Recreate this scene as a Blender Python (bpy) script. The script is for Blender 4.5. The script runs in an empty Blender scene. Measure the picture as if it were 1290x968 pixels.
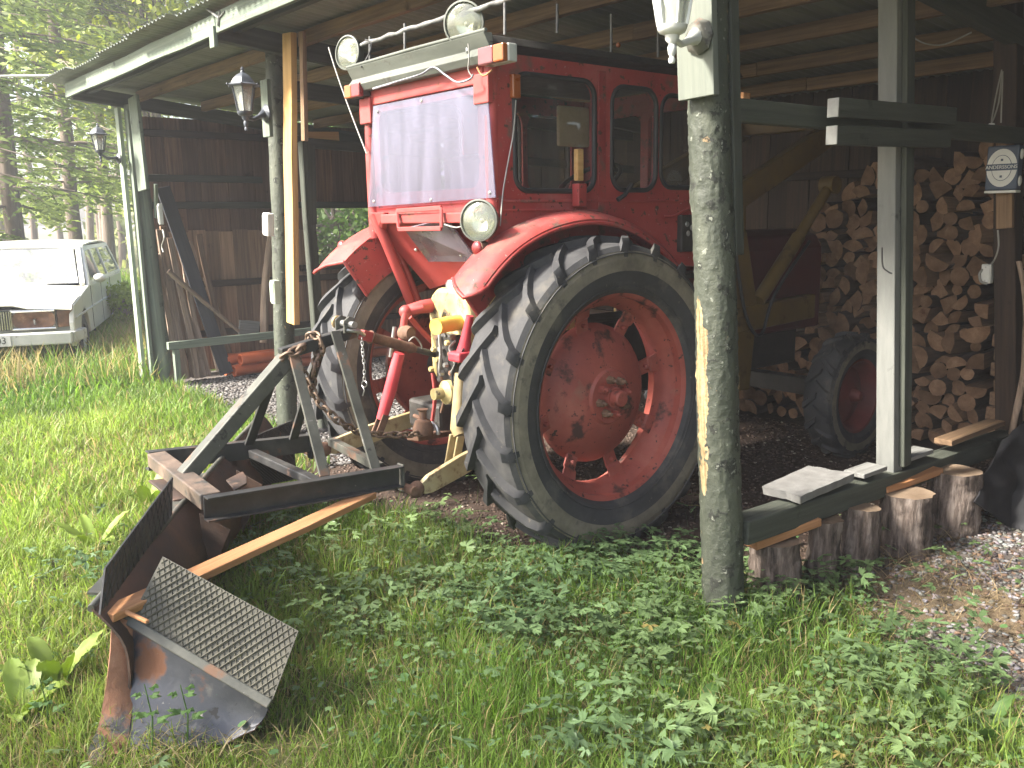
import bpy, bmesh, math, random
import numpy as np
from mathutils import Vector, Matrix, noise

# ------------------------------------------------------------------ camera
SC = bpy.context.scene
COL = SC.collection
FPX, CXP, CYP = 1128.55, 645.0, 484.0
CAMX = Vector((0.770, -0.6379, -0.0154)).normalized()
CAMZ = Vector((-0.6248, -0.7590, 0.1826)).normalized()
CAMX = (CAMX - CAMZ * CAMX.dot(CAMZ)).normalized()
CAMY = CAMZ.cross(CAMX)
CAMP = Vector((-2.817, -2.090, 1.60))
cam = bpy.data.cameras.new('camera')
cam.sensor_fit = 'HORIZONTAL'
cam.sensor_width = 36.0
cam.lens = FPX / 1290.0 * 36.0
cam.clip_start = 0.05
cam.clip_end = 3000
camo = bpy.data.objects.new('camera', cam)
COL.objects.link(camo)
mw = Matrix.Identity(4)
for i in range(3):
    mw[i][0], mw[i][1], mw[i][2], mw[i][3] = CAMX[i], CAMY[i], CAMZ[i], CAMP[i]
camo.matrix_world = mw
SC.camera = camo

# ------------------------------------------------------------------ light
SUN_EL = math.radians(42)
SUN_AZ = (-0.93, 0.37)          # the sun stands to the left of the shed front
world = bpy.data.worlds.new('World')
SC.world = world
world.use_nodes = True
wn = world.node_tree
for n in list(wn.nodes):
    wn.nodes.remove(n)
sky = wn.nodes.new('ShaderNodeTexSky')
sky.sky_type = 'NISHITA'
sky.sun_disc = False
sky.sun_elevation = SUN_EL
sky.sun_rotation = math.atan2(SUN_AZ[0], SUN_AZ[1])
sky.air_density = 1.0
sky.dust_density = 4.0
sky.ozone_density = 0.6
bg = wn.nodes.new('ShaderNodeBackground')
bg.inputs['Strength'].default_value = 0.10
wo = wn.nodes.new('ShaderNodeOutputWorld')
wn.links.new(sky.outputs[0], bg.inputs['Color'])
wn.links.new(bg.outputs[0], wo.inputs['Surface'])
sun = bpy.data.lights.new('sun', 'SUN')
sun.energy = 5.0
sun.angle = math.radians(10)
sun.color = (1.0, 0.95, 0.86)
suno = bpy.data.objects.new('sun', sun)
COL.objects.link(suno)
sd = Vector((SUN_AZ[0] * math.cos(SUN_EL), SUN_AZ[1] * math.cos(SUN_EL), math.sin(SUN_EL)))
suno.rotation_mode = 'QUATERNION'
suno.rotation_quaternion = sd.to_track_quat('Z', 'Y')
suno.location = sd * 30
SC.view_settings.view_transform = 'Standard'
SC.view_settings.look = 'None'
SC.view_settings.gamma = 1.0
SC.view_settings.use_curve_mapping = False
SC.view_settings.exposure = 2.35

# ------------------------------------------------------------------ helpers
Z = Vector((0, 0, 1))
def V(*a): return Vector(a)
def ray(px, py):
    return CAMX * (px - CXP) - CAMY * (py - CYP) - CAMZ * FPX
def PX(px, py, x0):
    r = ray(px, py); return CAMP + r * ((x0 - CAMP.x) / r.x)
def PY(px, py, y0):
    r = ray(px, py); return CAMP + r * ((y0 - CAMP.y) / r.y)
def PZ(px, py, z0=0.0):
    r = ray(px, py); return CAMP + r * ((z0 - CAMP.z) / r.z)
def PP(px, py, p, n=(0.6365, 0.7713, 0.0)):
    n = Vector(n); r = ray(px, py); return CAMP + r * (n.dot(Vector(p) - CAMP) / n.dot(r))

def W(o):
    if o.parent is None:
        return o.matrix_basis.copy()
    return W(o.parent) @ o.matrix_parent_inverse @ o.matrix_basis

def link(name, data, matrix, parent=None):
    o = bpy.data.objects.new(name, data)
    COL.objects.link(o)
    if parent is not None:
        o.parent = parent
        o.matrix_parent_inverse = W(parent).inverted()
    o.matrix_basis = matrix
    return o
def tag(o, label=None, cat=None, group=None, kind=None):
    if label: o['label'] = label
    if cat: o['category'] = cat
    if group: o['group'] = group
    if kind: o['kind'] = kind
    return o
def empty(name, loc, label=None, cat=None, group=None):
    o = link(name, None, Matrix.Translation(Vector(loc)))
    o.empty_display_size = 0.1
    return tag(o, label, cat, group)
def kids(o): return [c for c in COL.objects if c.parent == o]
def copy_tree(o, loc=None, rotz=0.0, scale=None):
    """copy a top-level thing with its parts and sub-parts"""
    def rec(src, par):
        c = src.copy()
        COL.objects.link(c)
        c.parent = par
        if par is not None:
            c.matrix_parent_inverse = src.matrix_parent_inverse.copy()
        for ch in CH.get(src.name, []):
            rec(bpy.data.objects[ch], c)
        return c
    c = rec(o, None)
    if loc is not None:
        m = Matrix.Translation(Vector(loc)) @ Matrix.Rotation(rotz, 4, 'Z')
        if scale: m = m @ Matrix.Scale(scale, 4)
        c.matrix_basis = m
    return c
CH = {}
def reg(root):
    """remember the children of a prototype so that copying is quick"""
    for a in kids(root):
        CH.setdefault(root.name, []).append(a.name)
        for b in kids(a):
            CH.setdefault(a.name, []).append(b.name)

def frame(p0, p1, up=(0, 0, 1)):
    x = (Vector(p1) - Vector(p0)); L = x.length; x.normalize()
    u = Vector(up)
    if abs(x.dot(u.normalized())) > 0.995: u = Vector((1, 0, 0)) if abs(x.x) < .9 else Vector((0, 1, 0))
    y = u.cross(x).normalized(); z = x.cross(y)
    m = Matrix.Identity(4)
    for i in range(3):
        m[i][0], m[i][1], m[i][2], m[i][3] = x[i], y[i], z[i], p0[i]
    return m, L

class MB:
    def __init__(s):
        s.v = []; s.f = []; s.mi = []; s.cur = 0
    def add(s, vs, fs):
        b = len(s.v)
        s.v += [tuple(v) for v in vs]
        for f in fs:
            s.f.append([b + i for i in f]); s.mi.append(s.cur)
        return s
    def box(s, c, size, m=None):
        c = Vector(c); a, b, d = size[0] / 2, size[1] / 2, size[2] / 2
        vs = [Vector((x, y, z)) for x in (-a, a) for y in (-b, b) for z in (-d, d)]
        vs = [((m @ v) if m is not None else v) + c for v in vs]
        return s.add(vs, [(0, 1, 3, 2), (4, 6, 7, 5), (0, 4, 5, 1), (2, 3, 7, 6), (0, 2, 6, 4), (1, 5, 7, 3)])
    def beam(s, p0, p1, w, h, up=(0, 0, 1)):
        m, L = frame(p0, p1, up)
        vs = [m @ Vector((x, y, z)) for x in (0, L) for y in (-w / 2, w / 2) for z in (-h / 2, h / 2)]
        return s.add(vs, [(0, 1, 3, 2), (4, 6, 7, 5), (0, 4, 5, 1), (2, 3, 7, 6), (0, 2, 6, 4), (1, 5, 7, 3)])
    def tube(s, pts, r, n=10, caps=True, closed=False):
        pts = [Vector(p) for p in pts]; k = len(pts)
        rs = r if isinstance(r, (list, tuple)) else [r] * k
        vs = []; prev = None
        for i, p in enumerate(pts):
            if closed: t = pts[(i + 1) % k] - pts[i - 1]
            elif i == 0: t = pts[1] - p
            elif i == k - 1: t = p - pts[i - 1]
            else: t = pts[i + 1] - pts[i - 1]
            t.normalize()
            if prev is None:
                a = Vector((0, 0, 1)) if abs(t.z) < .9 else Vector((1, 0, 0))
                u = t.cross(a).normalized()
            else:
                u = prev - t * prev.dot(t)
                u = u.normalized() if u.length > 1e-6 else t.orthogonal().normalized()
            prev = u; w = t.cross(u)
            for j in range(n):
                a = 2 * math.pi * j / n
                vs.append(p + (u * math.cos(a) + w * math.sin(a)) * rs[i])
        fs = []
        for i in range(k if closed else k - 1):
            i2 = (i + 1) % k
            for j in range(n):
                j2 = (j + 1) % n
                fs.append((i * n + j, i * n + j2, i2 * n + j2, i2 * n + j))
        if caps and not closed:
            fs.append(tuple(range(n - 1, -1, -1))); fs.append(tuple((k - 1) * n + j for j in range(n)))
        return s.add(vs, fs)
    def lathe(s, prof, o, axis=(0, 0, 1), n=24, a0=0.0, a1=2 * math.pi, ph=0.0, cap=True):
        ax = Vector(axis).normalized(); u = ax.orthogonal().normalized() if abs(ax.z) < .99 else Vector((1, 0, 0)); w = ax.cross(u)
        full = abs(a1 - a0 - 2 * math.pi) < 1e-6
        m = n if full else n + 1
        vs = []; o = Vector(o)
        for r, t in prof:
            for j in range(m):
                a = ph + a0 + (a1 - a0) * j / n
                vs.append(o + ax * t + (u * math.cos(a) + w * math.sin(a)) * r)
        fs = []
        for i in range(len(prof) - 1):
            for j in range(n):
                j2 = (j + 1) % m
                fs.append((i * m + j, i * m + j2, (i + 1) * m + j2, (i + 1) * m + j))
        if full and cap:
            if prof[0][0] > 1e-5: fs.append(tuple(range(n - 1, -1, -1)))
            if prof[-1][0] > 1e-5: fs.append(tuple((len(prof) - 1) * m + j for j in range(n)))
        return s.add(vs, fs)
    def prism(s, poly, vec):
        k = len(poly); vec = Vector(vec)
        vs = [Vector(p) for p in poly] + [Vector(p) + vec for p in poly]
        fs = [tuple(range(k - 1, -1, -1)), tuple(range(k, 2 * k))]
        fs += [(i, (i + 1) % k, k + (i + 1) % k, k + i) for i in range(k)]
        return s.add(vs, fs)
    def grid(s, rows, closed=False):
        n = len(rows[0]); vs = [p for r in rows for p in r]; fs = []
        for i in range(len(rows) - 1):
            for j in range(n if closed else n - 1):
                j2 = (j + 1) % n
                fs.append((i * n + j, i * n + j2, (i + 1) * n + j2, (i + 1) * n + j))
        return s.add(vs, fs)
    def slab(s, rows, t):
        """a curved sheet with real thickness t along the point normals"""
        R = len(rows); n = len(rows[0])
        rows = [[Vector(p) for p in r] for r in rows]
        def nor(i, j):
            a = rows[min(i + 1, R - 1)][j] - rows[max(i - 1, 0)][j]
            b = rows[i][min(j + 1, n - 1)] - rows[i][max(j - 1, 0)]
            return a.cross(b).normalized()
        back = [[rows[i][j] - nor(i, j) * t for j in range(n)] for i in range(R)]
        vs = [p for r in rows for p in r] + [p for r in back for p in r]; fs = []; o = R * n
        for i in range(R - 1):
            for j in range(n - 1):
                q = (i * n + j, i * n + j + 1, (i + 1) * n + j + 1, (i + 1) * n + j)
                fs.append(q); fs.append(tuple(o + k for k in reversed(q)))
        for i in range(R - 1):
            for j in (0, n - 1):
                fs.append((i * n + j, (i + 1) * n + j, o + (i + 1) * n + j, o + i * n + j))
        for j in range(n - 1):
            for i in (0, R - 1):
                fs.append((i * n + j, i * n + j + 1, o + i * n + j + 1, o + i * n + j))
        return s.add(vs, fs)
    def ball(s, c, r, n=14, sc=(1, 1, 1), axis=(0, 0, 1)):
        k = n // 2
        vs0 = MB().lathe([(math.sin(math.pi * i / k), -math.cos(math.pi * i / k)) for i in range(k + 1)], (0, 0, 0), axis, n)
        return s.add([Vector((v[0] * sc[0], v[1] * sc[1], v[2] * sc[2])) * r + Vector(c) for v in vs0.v], vs0.f)
    def obj(s, name, mat, parent=None, smooth=None, bevel=0.0, matrix=None, recalc=True, bseg=2):
        me = bpy.data.meshes.new(name)
        if matrix is None:
            a = np.array(s.v); c = (a.min(0) + a.max(0)) / 2
            c = Vector(c); vs = [tuple(Vector(v) - c) for v in s.v]; matrix = Matrix.Translation(c)
        else:
            vs = s.v
        me.from_pydata(vs, [], s.f)
        mats = mat if isinstance(mat, (list, tuple)) else [mat]
        for m in mats: me.materials.append(m)
        if len(mats) > 1: me.polygons.foreach_set('material_index', s.mi)
        if recalc:
            bm = bmesh.new(); bm.from_mesh(me)
            bmesh.ops.recalc_face_normals(bm, faces=bm.faces)
            bm.to_mesh(me); bm.free()
        if smooth is not None:
            me.polygons.foreach_set('use_smooth', [True] * len(me.polygons))
            me.set_sharp_from_angle(angle=math.radians(smooth))
        me.update()
        o = link(name, me, matrix, parent)
        if bevel > 0:
            b = o.modifiers.new('bevel', 'BEVEL'); b.width = bevel; b.segments = bseg
            b.limit_method = 'ANGLE'; b.angle_limit = math.radians(35); b.harden_normals = False
        return o

def plank(name, p0, p1, w, h, mat, parent=None, up=(0, 0, 1), bevel=0.004, rough=0.0, seed=0, seg=1):
    """a beam or board with its length along local X, so that the grain follows it; w is across, h along 'up'"""
    m, L = frame(p0, p1, up)
    rnd = random.Random(seed or hash((round(p0[0], 3), round(p0[1], 3), round(p0[2], 3))) & 0xffff)
    vs = []; fs = []
    for i in range(seg + 1):
        x = L * i / seg
        dy, dz = rnd.uniform(-rough, rough), rnd.uniform(-rough, rough)
        for y, z in ((-w / 2, -h / 2), (w / 2, -h / 2), (w / 2, h / 2), (-w / 2, h / 2)):
            vs.append((x + (rnd.uniform(-1, 1) * rough if i in (0, seg) else 0), y + dy + rnd.uniform(-1, 1) * rough * .5, z + dz + rnd.uniform(-1, 1) * rough * .5))
    for i in range(seg):
        a = i * 4; b = a + 4
        for j in range(4):
            fs.append((a + j, a + (j + 1) % 4, b + (j + 1) % 4, b + j))
    fs.append((3, 2, 1, 0)); fs.append(tuple(seg * 4 + j for j in range(4)))
    b = MB(); b.add(vs, fs)
    return b.obj(name, mat, parent, None, bevel, m)

def logpiece(name, p0, p1, r0, r1, mat, parent=None, n=20, rings=16, wob=0.006, bump=0.004, seed=1, fs_=9.0, bend=0.0, endmat=None):
    """a round log with its length along local X, uneven skin"""
    m, L = frame(p0, p1)
    b = MB(); off = Vector((seed * 3.17, seed * 1.3, 0)); vs = []
    for i in range(rings + 1):
        t = i / rings; x = L * t; r = r0 + (r1 - r0) * t
        cy = wob * noise.noise(off + V(x * 1.1, 0, 5)) * 2 + bend * math.sin(math.pi * t); cz = wob * noise.noise(off + V(x * 1.1, 7, 5)) * 2
        for j in range(n):
            a = 2 * math.pi * j / n
            d = noise.noise(off + V(x * fs_ * .6, math.cos(a) * 1.7, math.sin(a) * 1.7)) * bump * 1.6 + noise.noise(off + V(x * fs_ * 2.5, math.cos(a) * 5, math.sin(a) * 5)) * bump
            vs.append(V(x, cy + math.cos(a) * (r + d), cz + math.sin(a) * (r + d)))
    fs = []
    for i in range(rings):
        for j in range(n):
            fs.append((i * n + j, i * n + (j + 1) % n, (i + 1) * n + (j + 1) % n, (i + 1) * n + j))
    b.add(vs, fs)
    b.cur = 1 if endmat else 0
    k = len(b.f)
    b.f.append(list(range(n - 1, -1, -1))); b.f.append([rings * n + j for j in range(n)]); b.mi += [b.cur] * 2
    return b.obj(name, [mat, endmat] if endmat else mat, parent, 50, 0, m)

def holed(name, outer, holes, T, thick, mat, parent, bevel=0.0, smooth=None):
    """flat plate with holes: outer / holes are 2D loops, T maps (u, v, w) to the world"""
    cu = bpy.data.curves.new('tmp', 'CURVE'); cu.dimensions = '2D'; cu.fill_mode = 'BOTH'; cu.extrude = thick / 2
    for lp in [outer] + holes:
        sp = cu.splines.new('POLY'); sp.points.add(len(lp) - 1); sp.use_cyclic_u = True
        for q, (u, v) in zip(sp.points, lp): q.co = (u, v, 0, 1)
    t = bpy.data.objects.new('tmp', cu); COL.objects.link(t)
    dg = bpy.context.evaluated_depsgraph_get()
    me0 = bpy.data.meshes.new_from_object(t.evaluated_get(dg))
    b = MB(); b.add([T(*v.co) for v in me0.vertices], [list(p.vertices) for p in me0.polygons])
    bpy.data.objects.remove(t); bpy.data.curves.remove(cu); bpy.data.meshes.remove(me0)
    return b.obj(name, mat, parent, smooth, bevel)
def rrect(u0, v0, u1, v1, r, k=5):
    out = []
    for (cx, cy, a) in ((u1 - r, v1 - r, 0), (u0 + r, v1 - r, 90), (u0 + r, v0 + r, 180), (u1 - r, v0 + r, 270)):
        for i in range(k + 1):
            t = math.radians(a + 90 * i / k); out.append((cx + r * math.cos(t), cy + r * math.sin(t)))
    return out

# ------------------------------------------------------------------ materials
MATS = {}
def M(name, ramp, scale=6.0, stretch=(1, 1, 1), rough=0.6, metal=0.0, bump=0.2, bscale=None, layers=(), spec=0.5, detail=6, vary=0.0, coat=0.0, rvar=0.1, bstretch=None):
    """ramp: [(pos, rgb)] over noise; layers: (rgb, noise scale, threshold, softness, roughness) laid over as wear"""
    if name in MATS: return MATS[name]
    m = bpy.data.materials.new(name); m.use_nodes = True; MATS[name] = m
    nt = m.node_tree; N = nt.nodes; L = nt.links
    bs = N['Principled BSDF']
    tc = N.new('ShaderNodeTexCoord'); oi = N.new('ShaderNodeObjectInfo')
    ad = N.new('ShaderNodeVectorMath'); ad.operation = 'MULTIPLY_ADD'
    rv = N.new('ShaderNodeCombineXYZ')
    for i in range(3): L.new(oi.outputs['Random'], rv.inputs[i])
    L.new(rv.outputs[0], ad.inputs[0]); ad.inputs[1].default_value = (37.0, 17.0, 23.0); L.new(tc.outputs['Object'], ad.inputs[2])
    def nz(sc, st, det):
        mp = N.new('ShaderNodeMapping'); mp.inputs['Scale'].default_value = st; L.new(ad.outputs[0], mp.inputs['Vector'])
        n = N.new('ShaderNodeTexNoise'); n.inputs['Scale'].default_value = sc; n.inputs['Detail'].default_value = det; n.inputs['Roughness'].default_value = .62
        L.new(mp.outputs[0], n.inputs['Vector']); return n
    n1 = nz(scale, stretch, detail)
    rp = N.new('ShaderNodeValToRGB')
    el = rp.color_ramp.elements
    while len(el) < len(ramp): el.new(.5)
    for e, (p, c) in zip(el, ramp): e.position = p; e.color = (*c, 1)
    L.new(n1.outputs[0], rp.inputs[0])
    col = rp.outputs[0]
    r = N.new('ShaderNodeMapRange'); r.inputs['From Min'].default_value = .3; r.inputs['From Max'].default_value = .7
    r.inputs['To Min'].default_value = max(0, rough - rvar); r.inputs['To Max'].default_value = min(1, rough + rvar)
    L.new(n1.outputs[0], r.inputs[0]); ro = r.outputs[0]
    for (c, sc, th, so, lr) in layers:
        n = nz(sc, stretch if len(layers) and stretch != (1, 1, 1) and sc < 0 else (1, 1, 1), 8); n.inputs['Scale'].default_value = abs(sc)
        q = N.new('ShaderNodeMapRange'); q.inputs['From Min'].default_value = th; q.inputs['From Max'].default_value = th + so
        L.new(n.outputs[0], q.inputs[0])
        mx = N.new('ShaderNodeMix'); mx.data_type = 'RGBA'; L.new(q.outputs[0], mx.inputs['Factor']); L.new(col, mx.inputs['A']); mx.inputs['B'].default_value = (*c, 1); col = mx.outputs['Result']
        m2 = N.new('ShaderNodeMix'); L.new(q.outputs[0], m2.inputs[0]); L.new(ro, m2.inputs[2]); m2.inputs[3].default_value = lr; ro = m2.outputs[0]
    if vary:
        hv = N.new('ShaderNodeHueSaturation'); mr = N.new('ShaderNodeMapRange'); mr.inputs['To Min'].default_value = 1 - vary; mr.inputs['To Max'].default_value = 1 + vary
        L.new(oi.outputs['Random'], mr.inputs[0]); L.new(mr.outputs[0], hv.inputs['Value']); L.new(col, hv.inputs['Color']); col = hv.outputs[0]
    L.new(col, bs.inputs['Base Color']); L.new(ro, bs.inputs['Roughness'])
    bs.inputs['Metallic'].default_value = metal; bs.inputs['Specular IOR Level'].default_value = spec
    if coat: bs.inputs['Coat Weight'].default_value = coat
    if bump:
        nb = nz(bscale or scale * 3, bstretch or stretch, 8)
        bp = N.new('ShaderNodeBump'); bp.inputs['Strength'].default_value = bump; bp.inputs['Distance'].default_value = .01
        L.new(nb.outputs[0], bp.inputs['Height']); L.new(bp.outputs[0], bs.inputs['Normal'])
    return m
GR = (.35, 9, 9)      # grain: long along local X
def wood(name, dark, light, **k):
    mid = tuple((a + b) / 2 for a, b in zip(dark, light))
    kw = dict(scale=5, stretch=GR, rough=.75, bump=.35, bscale=14, spec=.25, vary=.22, layers=((tuple(c * .45 for c in dark), 3.2, .64, .1, .8),))
    kw.update(k)
    return M(name, [(.3, dark), (.5, mid), (.7, light)], **kw)
def emis(name, col, st):
    m = bpy.data.materials.new(name); m.use_nodes = True
    b = m.node_tree.nodes['Principled BSDF']; b.inputs['Base Color'].default_value = (*col, 1)
    b.inputs['Emission Color'].default_value = (*col, 1); b.inputs['Emission Strength'].default_value = st
    return m
def glass(name, tint=(1, 1, 1), rough=0.03, mixv=.16, haze=None, hz=.0, st=(1, 1, 1)):
    """thin pane: mostly see-through, mirror-like at a slant, with dust"""
    m = bpy.data.materials.new(name); m.use_nodes = True; nt = m.node_tree; N = nt.nodes; L = nt.links
    N.remove(N['Principled BSDF']); out = N['Material Output']
    tr = N.new('ShaderNodeBsdfTransparent'); tr.inputs[0].default_value = (*tint, 1)
    gl = N.new('ShaderNodeBsdfGlossy'); gl.inputs['Roughness'].default_value = rough; gl.inputs[0].default_value = (.9, .95, 1, 1)
    fr = N.new('ShaderNodeLayerWeight'); pw = N.new('ShaderNodeMath'); pw.operation = 'POWER'; pw.inputs[1].default_value = 4.0; L.new(fr.outputs['Facing'], pw.inputs[0])
    ad = N.new('ShaderNodeMath'); ad.operation = 'MULTIPLY_ADD'; ad.use_clamp = True; ad.inputs[1].default_value = .7; ad.inputs[2].default_value = mixv + .035; L.new(pw.outputs[0], ad.inputs[0])
    mx = N.new('ShaderNodeMixShader'); L.new(ad.outputs[0], mx.inputs[0]); L.new(tr.outputs[0], mx.inputs[1]); L.new(gl.outputs[0], mx.inputs[2])
    last = mx.outputs[0]
    if haze:
        df = N.new('ShaderNodeBsdfDiffuse'); df.inputs[0].default_value = (*haze, 1)
        no = N.new('ShaderNodeTexNoise'); no.inputs['Scale'].default_value = 5; no.inputs['Detail'].default_value = 6
        tc = N.new('ShaderNodeTexCoord'); mp = N.new('ShaderNodeMapping'); mp.inputs['Scale'].default_value = st; L.new(tc.outputs['Object'], mp.inputs[0]); L.new(mp.outputs[0], no.inputs['Vector'])
        mr = N.new('ShaderNodeMapRange'); mr.inputs['From Min'].default_value = .3; mr.inputs['From Max'].default_value = .75; mr.inputs['To Min'].default_value = hz * .5; mr.inputs['To Max'].default_value = min(1, hz * 1.4); L.new(no.outputs[0], mr.inputs[0])
        m2 = N.new('ShaderNodeMixShader'); L.new(mr.outputs[0], m2.inputs[0]); L.new(last, m2.inputs[1]); L.new(df.outputs[0], m2.inputs[2]); last = m2.outputs[0]
    L.new(last, out.inputs['Surface']); return m
def leafmat(name, rough=.5, trans=.35):
    """colour comes with each leaf or blade (attribute 'tint')"""
    m = bpy.data.materials.new(name); m.use_nodes = True; nt = m.node_tree; N = nt.nodes; L = nt.links
    bs = N['Principled BSDF']; at = N.new('ShaderNodeAttribute'); at.attribute_name = 'tint'
    L.new(at.outputs['Color'], bs.inputs['Base Color']); bs.inputs['Roughness'].default_value = rough; bs.inputs['Specular IOR Level'].default_value = .35
    tl = N.new('ShaderNodeBsdfTranslucent'); hs = N.new('ShaderNodeHueSaturation'); hs.inputs['Value'].default_value = 1.5; hs.inputs['Saturation'].default_value = 1.1
    L.new(at.outputs['Color'], hs.inputs['Color']); L.new(hs.outputs[0], tl.inputs[0])
    mx = N.new('ShaderNodeMixShader'); mx.inputs[0].default_value = trans
    L.new(bs.outputs[0], mx.inputs[1]); L.new(tl.outputs[0], mx.inputs[2]); L.new(mx.outputs[0], N['Material Output'].inputs['Surface'])
    return m

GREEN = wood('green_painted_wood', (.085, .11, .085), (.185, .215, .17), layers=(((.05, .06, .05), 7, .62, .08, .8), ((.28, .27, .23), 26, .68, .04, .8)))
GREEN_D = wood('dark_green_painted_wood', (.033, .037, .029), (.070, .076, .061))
BROWN = wood('rough_brown_timber', (.11, .068, .040), (.27, .175, .102))
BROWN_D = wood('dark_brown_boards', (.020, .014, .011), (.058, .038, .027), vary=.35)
PLANKW = wood('weathered_plank_wood', (.14, .085, .055), (.34, .22, .145), vary=.4)
WALLD = wood('warm_brown_boards', (.085, .047, .032), (.21, .12, .082), vary=.35)
SLABW = wood('grey_bark_slab', (.16, .115, .085), (.40, .30, .225), vary=.35)
YELLOWW = wood('fresh_yellow_pine', (.36, .205, .07), (.50, .32, .135), vary=.1)
ORANGEW = wood('orange_brown_board', (.28, .125, .05), (.45, .235, .115), vary=.1)
GREYW = wood('grey_weathered_wood', (.12, .12, .114), (.25, .25, .237), vary=.1)
BARK = M('stump_bark', [(.34, (.035, .028, .023)), (.5, (.115, .09, .076)), (.66, (.225, .188, .163))], scale=11, stretch=(.45, 3, 3), rough=.95, bump=1.0, bscale=30, spec=.15, vary=.2)
ENDG = M('cut_log_end', [(.3, (.13, .09, .06)), (.7, (.25, .185, .13))], scale=9, rough=.85, bump=.3, bscale=40, spec=.15, vary=.28, layers=(((.11, .065, .04), 4, .6, .1, .9),))
# ------------------------------------------------------------------ ground
RNG = np.random.default_rng(7)
def nfield(x, y, s, seed=0):
    """cheap smooth value noise on arrays"""
    def h(i, j):
        a = np.sin(i * 127.1 + j * 311.7 + seed * 74.7) * 43758.5453
        return a - np.floor(a)
    x = x * s; y = y * s; i = np.floor(x); j = np.floor(y); u = x - i; v = y - j
    u = u * u * (3 - 2 * u); v = v * v * (3 - 2 * v)
    return (h(i, j) * (1 - u) + h(i + 1, j) * u) * (1 - v) + (h(i, j + 1) * (1 - u) + h(i + 1, j + 1) * u) * v
def sstep(a, b, x):
    t = np.clip((x - a) / (b - a), 0, 1); return t * t * (3 - 2 * t)
def edge_x(y):
    """x of the border between the lawn and the bare shed floor"""
    return np.interp(y, [-4, -1.3, -.9, -.5, -.15, .1, .5, .95, 1.3, 1.9, 2.4, 3.2, 5.3, 6.9, 7.6, 7.7],
                     [-.25, -.1, .1, .30, .62, .22, .32, -.08, -.32, -.36, -.6, -.2, .25, .12, .1, 60])
def bare(x, y):
    """1 on bare floor, 0 on lawn"""
    n = nfield(x, y, 3.1, 3) * .35 + nfield(x, y, 9, 5) * .16 - .25
    return sstep(-.12, .12, x - edge_x(y) + n * .7)
def gheight(x, y):
    z = (nfield(x, y, .5, 11) - .5) * .05 + (nfield(x, y, 2.2, 12) - .5) * .02
    return np.where((x > -1) & (x < 4) & (y > -.6) & (y < 7.5), z * .35, z) - .012
fx = np.concatenate([[-1500, -500, -150, -60, -25, -12, -8], np.arange(-5, 4.2, .07), [5, 7, 10, 16, 30, 60, 150, 500, 1500]])
fy = np.concatenate([[-1500, -500, -150, -60, -25, -12, -7], np.arange(-3.5, 9.5, .07), [10, 11, 12.5, 14, 17, 22, 30, 60, 150, 500, 1500]])
gx, gy = np.meshgrid(fx, fy, indexing='ij')
gz = np.where((np.abs(gx) < 30) & (np.abs(gy) < 30), gheight(gx, gy), -.02)
nx, ny = gx.shape
me = bpy.data.meshes.new('ground')
idx = np.arange(nx * ny).reshape(nx, ny)
quads = np.stack([idx[:-1, :-1], idx[1:, :-1], idx[1:, 1:], idx[:-1, 1:]], -1).reshape(-1, 4)
def raw_mesh(me, co, faces, k):
    """fast mesh from arrays, every face with k corners"""
    nf = len(faces)
    me.vertices.add(len(co)); me.vertices.foreach_set('co', np.ascontiguousarray(co, dtype=np.float32).ravel())
    me.loops.add(nf * k); me.loops.foreach_set('vertex_index', np.ascontiguousarray(faces, dtype=np.int32).ravel())
    me.polygons.add(nf); me.polygons.foreach_set('loop_start', np.arange(0, nf * k, k, dtype=np.int32))
    me.update(calc_edges=True)
def set_tint(me, cols):
    a = me.attributes.new('tint', 'FLOAT_COLOR', 'POINT')
    c = np.ones((len(cols), 4), np.float32); c[:, :3] = cols
    a.data.foreach_set('color', c.ravel())
raw_mesh(me, np.stack([gx, gy, gz], -1).reshape(-1, 3), quads, 4)
B_ = bare(gx, gy)[..., None]
soilgrass = np.array([.055, .06, .022]) + nfield(gx, gy, 1.3, 2)[..., None] * np.array([.03, .025, .01])
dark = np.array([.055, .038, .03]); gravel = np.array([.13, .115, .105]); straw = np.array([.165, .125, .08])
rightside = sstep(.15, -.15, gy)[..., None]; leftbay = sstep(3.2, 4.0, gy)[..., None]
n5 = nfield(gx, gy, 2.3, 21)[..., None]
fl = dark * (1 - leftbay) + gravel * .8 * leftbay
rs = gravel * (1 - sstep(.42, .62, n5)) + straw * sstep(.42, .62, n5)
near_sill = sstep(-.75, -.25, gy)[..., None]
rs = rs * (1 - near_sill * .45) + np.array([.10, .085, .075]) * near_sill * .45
fl = fl * (1 - rightside) + rs * rightside
col = soilgrass * (1 - B_) + fl * B_
set_tint(me, col.reshape(-1, 3))
me.polygons.foreach_set('use_smooth', [True] * len(me.polygons))
gm = bpy.data.materials.new('ground'); gm.use_nodes = True
nt = gm.node_tree; bs = nt.nodes['Principled BSDF']
at = nt.nodes.new('ShaderNodeAttribute'); at.attribute_name = 'tint'
tc = nt.nodes.new('ShaderNodeTexCoord')
no = nt.nodes.new('ShaderNodeTexNoise'); no.inputs['Scale'].default_value = 22; no.inputs['Detail'].default_value = 9; no.inputs['Roughness'].default_value = .7
nt.links.new(tc.outputs['Object'], no.inputs['Vector'])
mr = nt.nodes.new('ShaderNodeMapRange'); mr.inputs['From Min'].default_value = .3; mr.inputs['From Max'].default_value = .7; mr.inputs['To Min'].default_value = .55; mr.inputs['To Max'].default_value = 1.4
nt.links.new(no.outputs[0], mr.inputs[0])
mx = nt.nodes.new('ShaderNodeMix'); mx.data_type = 'RGBA'; mx.blend_type = 'MULTIPLY'; mx.inputs['Factor'].default_value = 1
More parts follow.
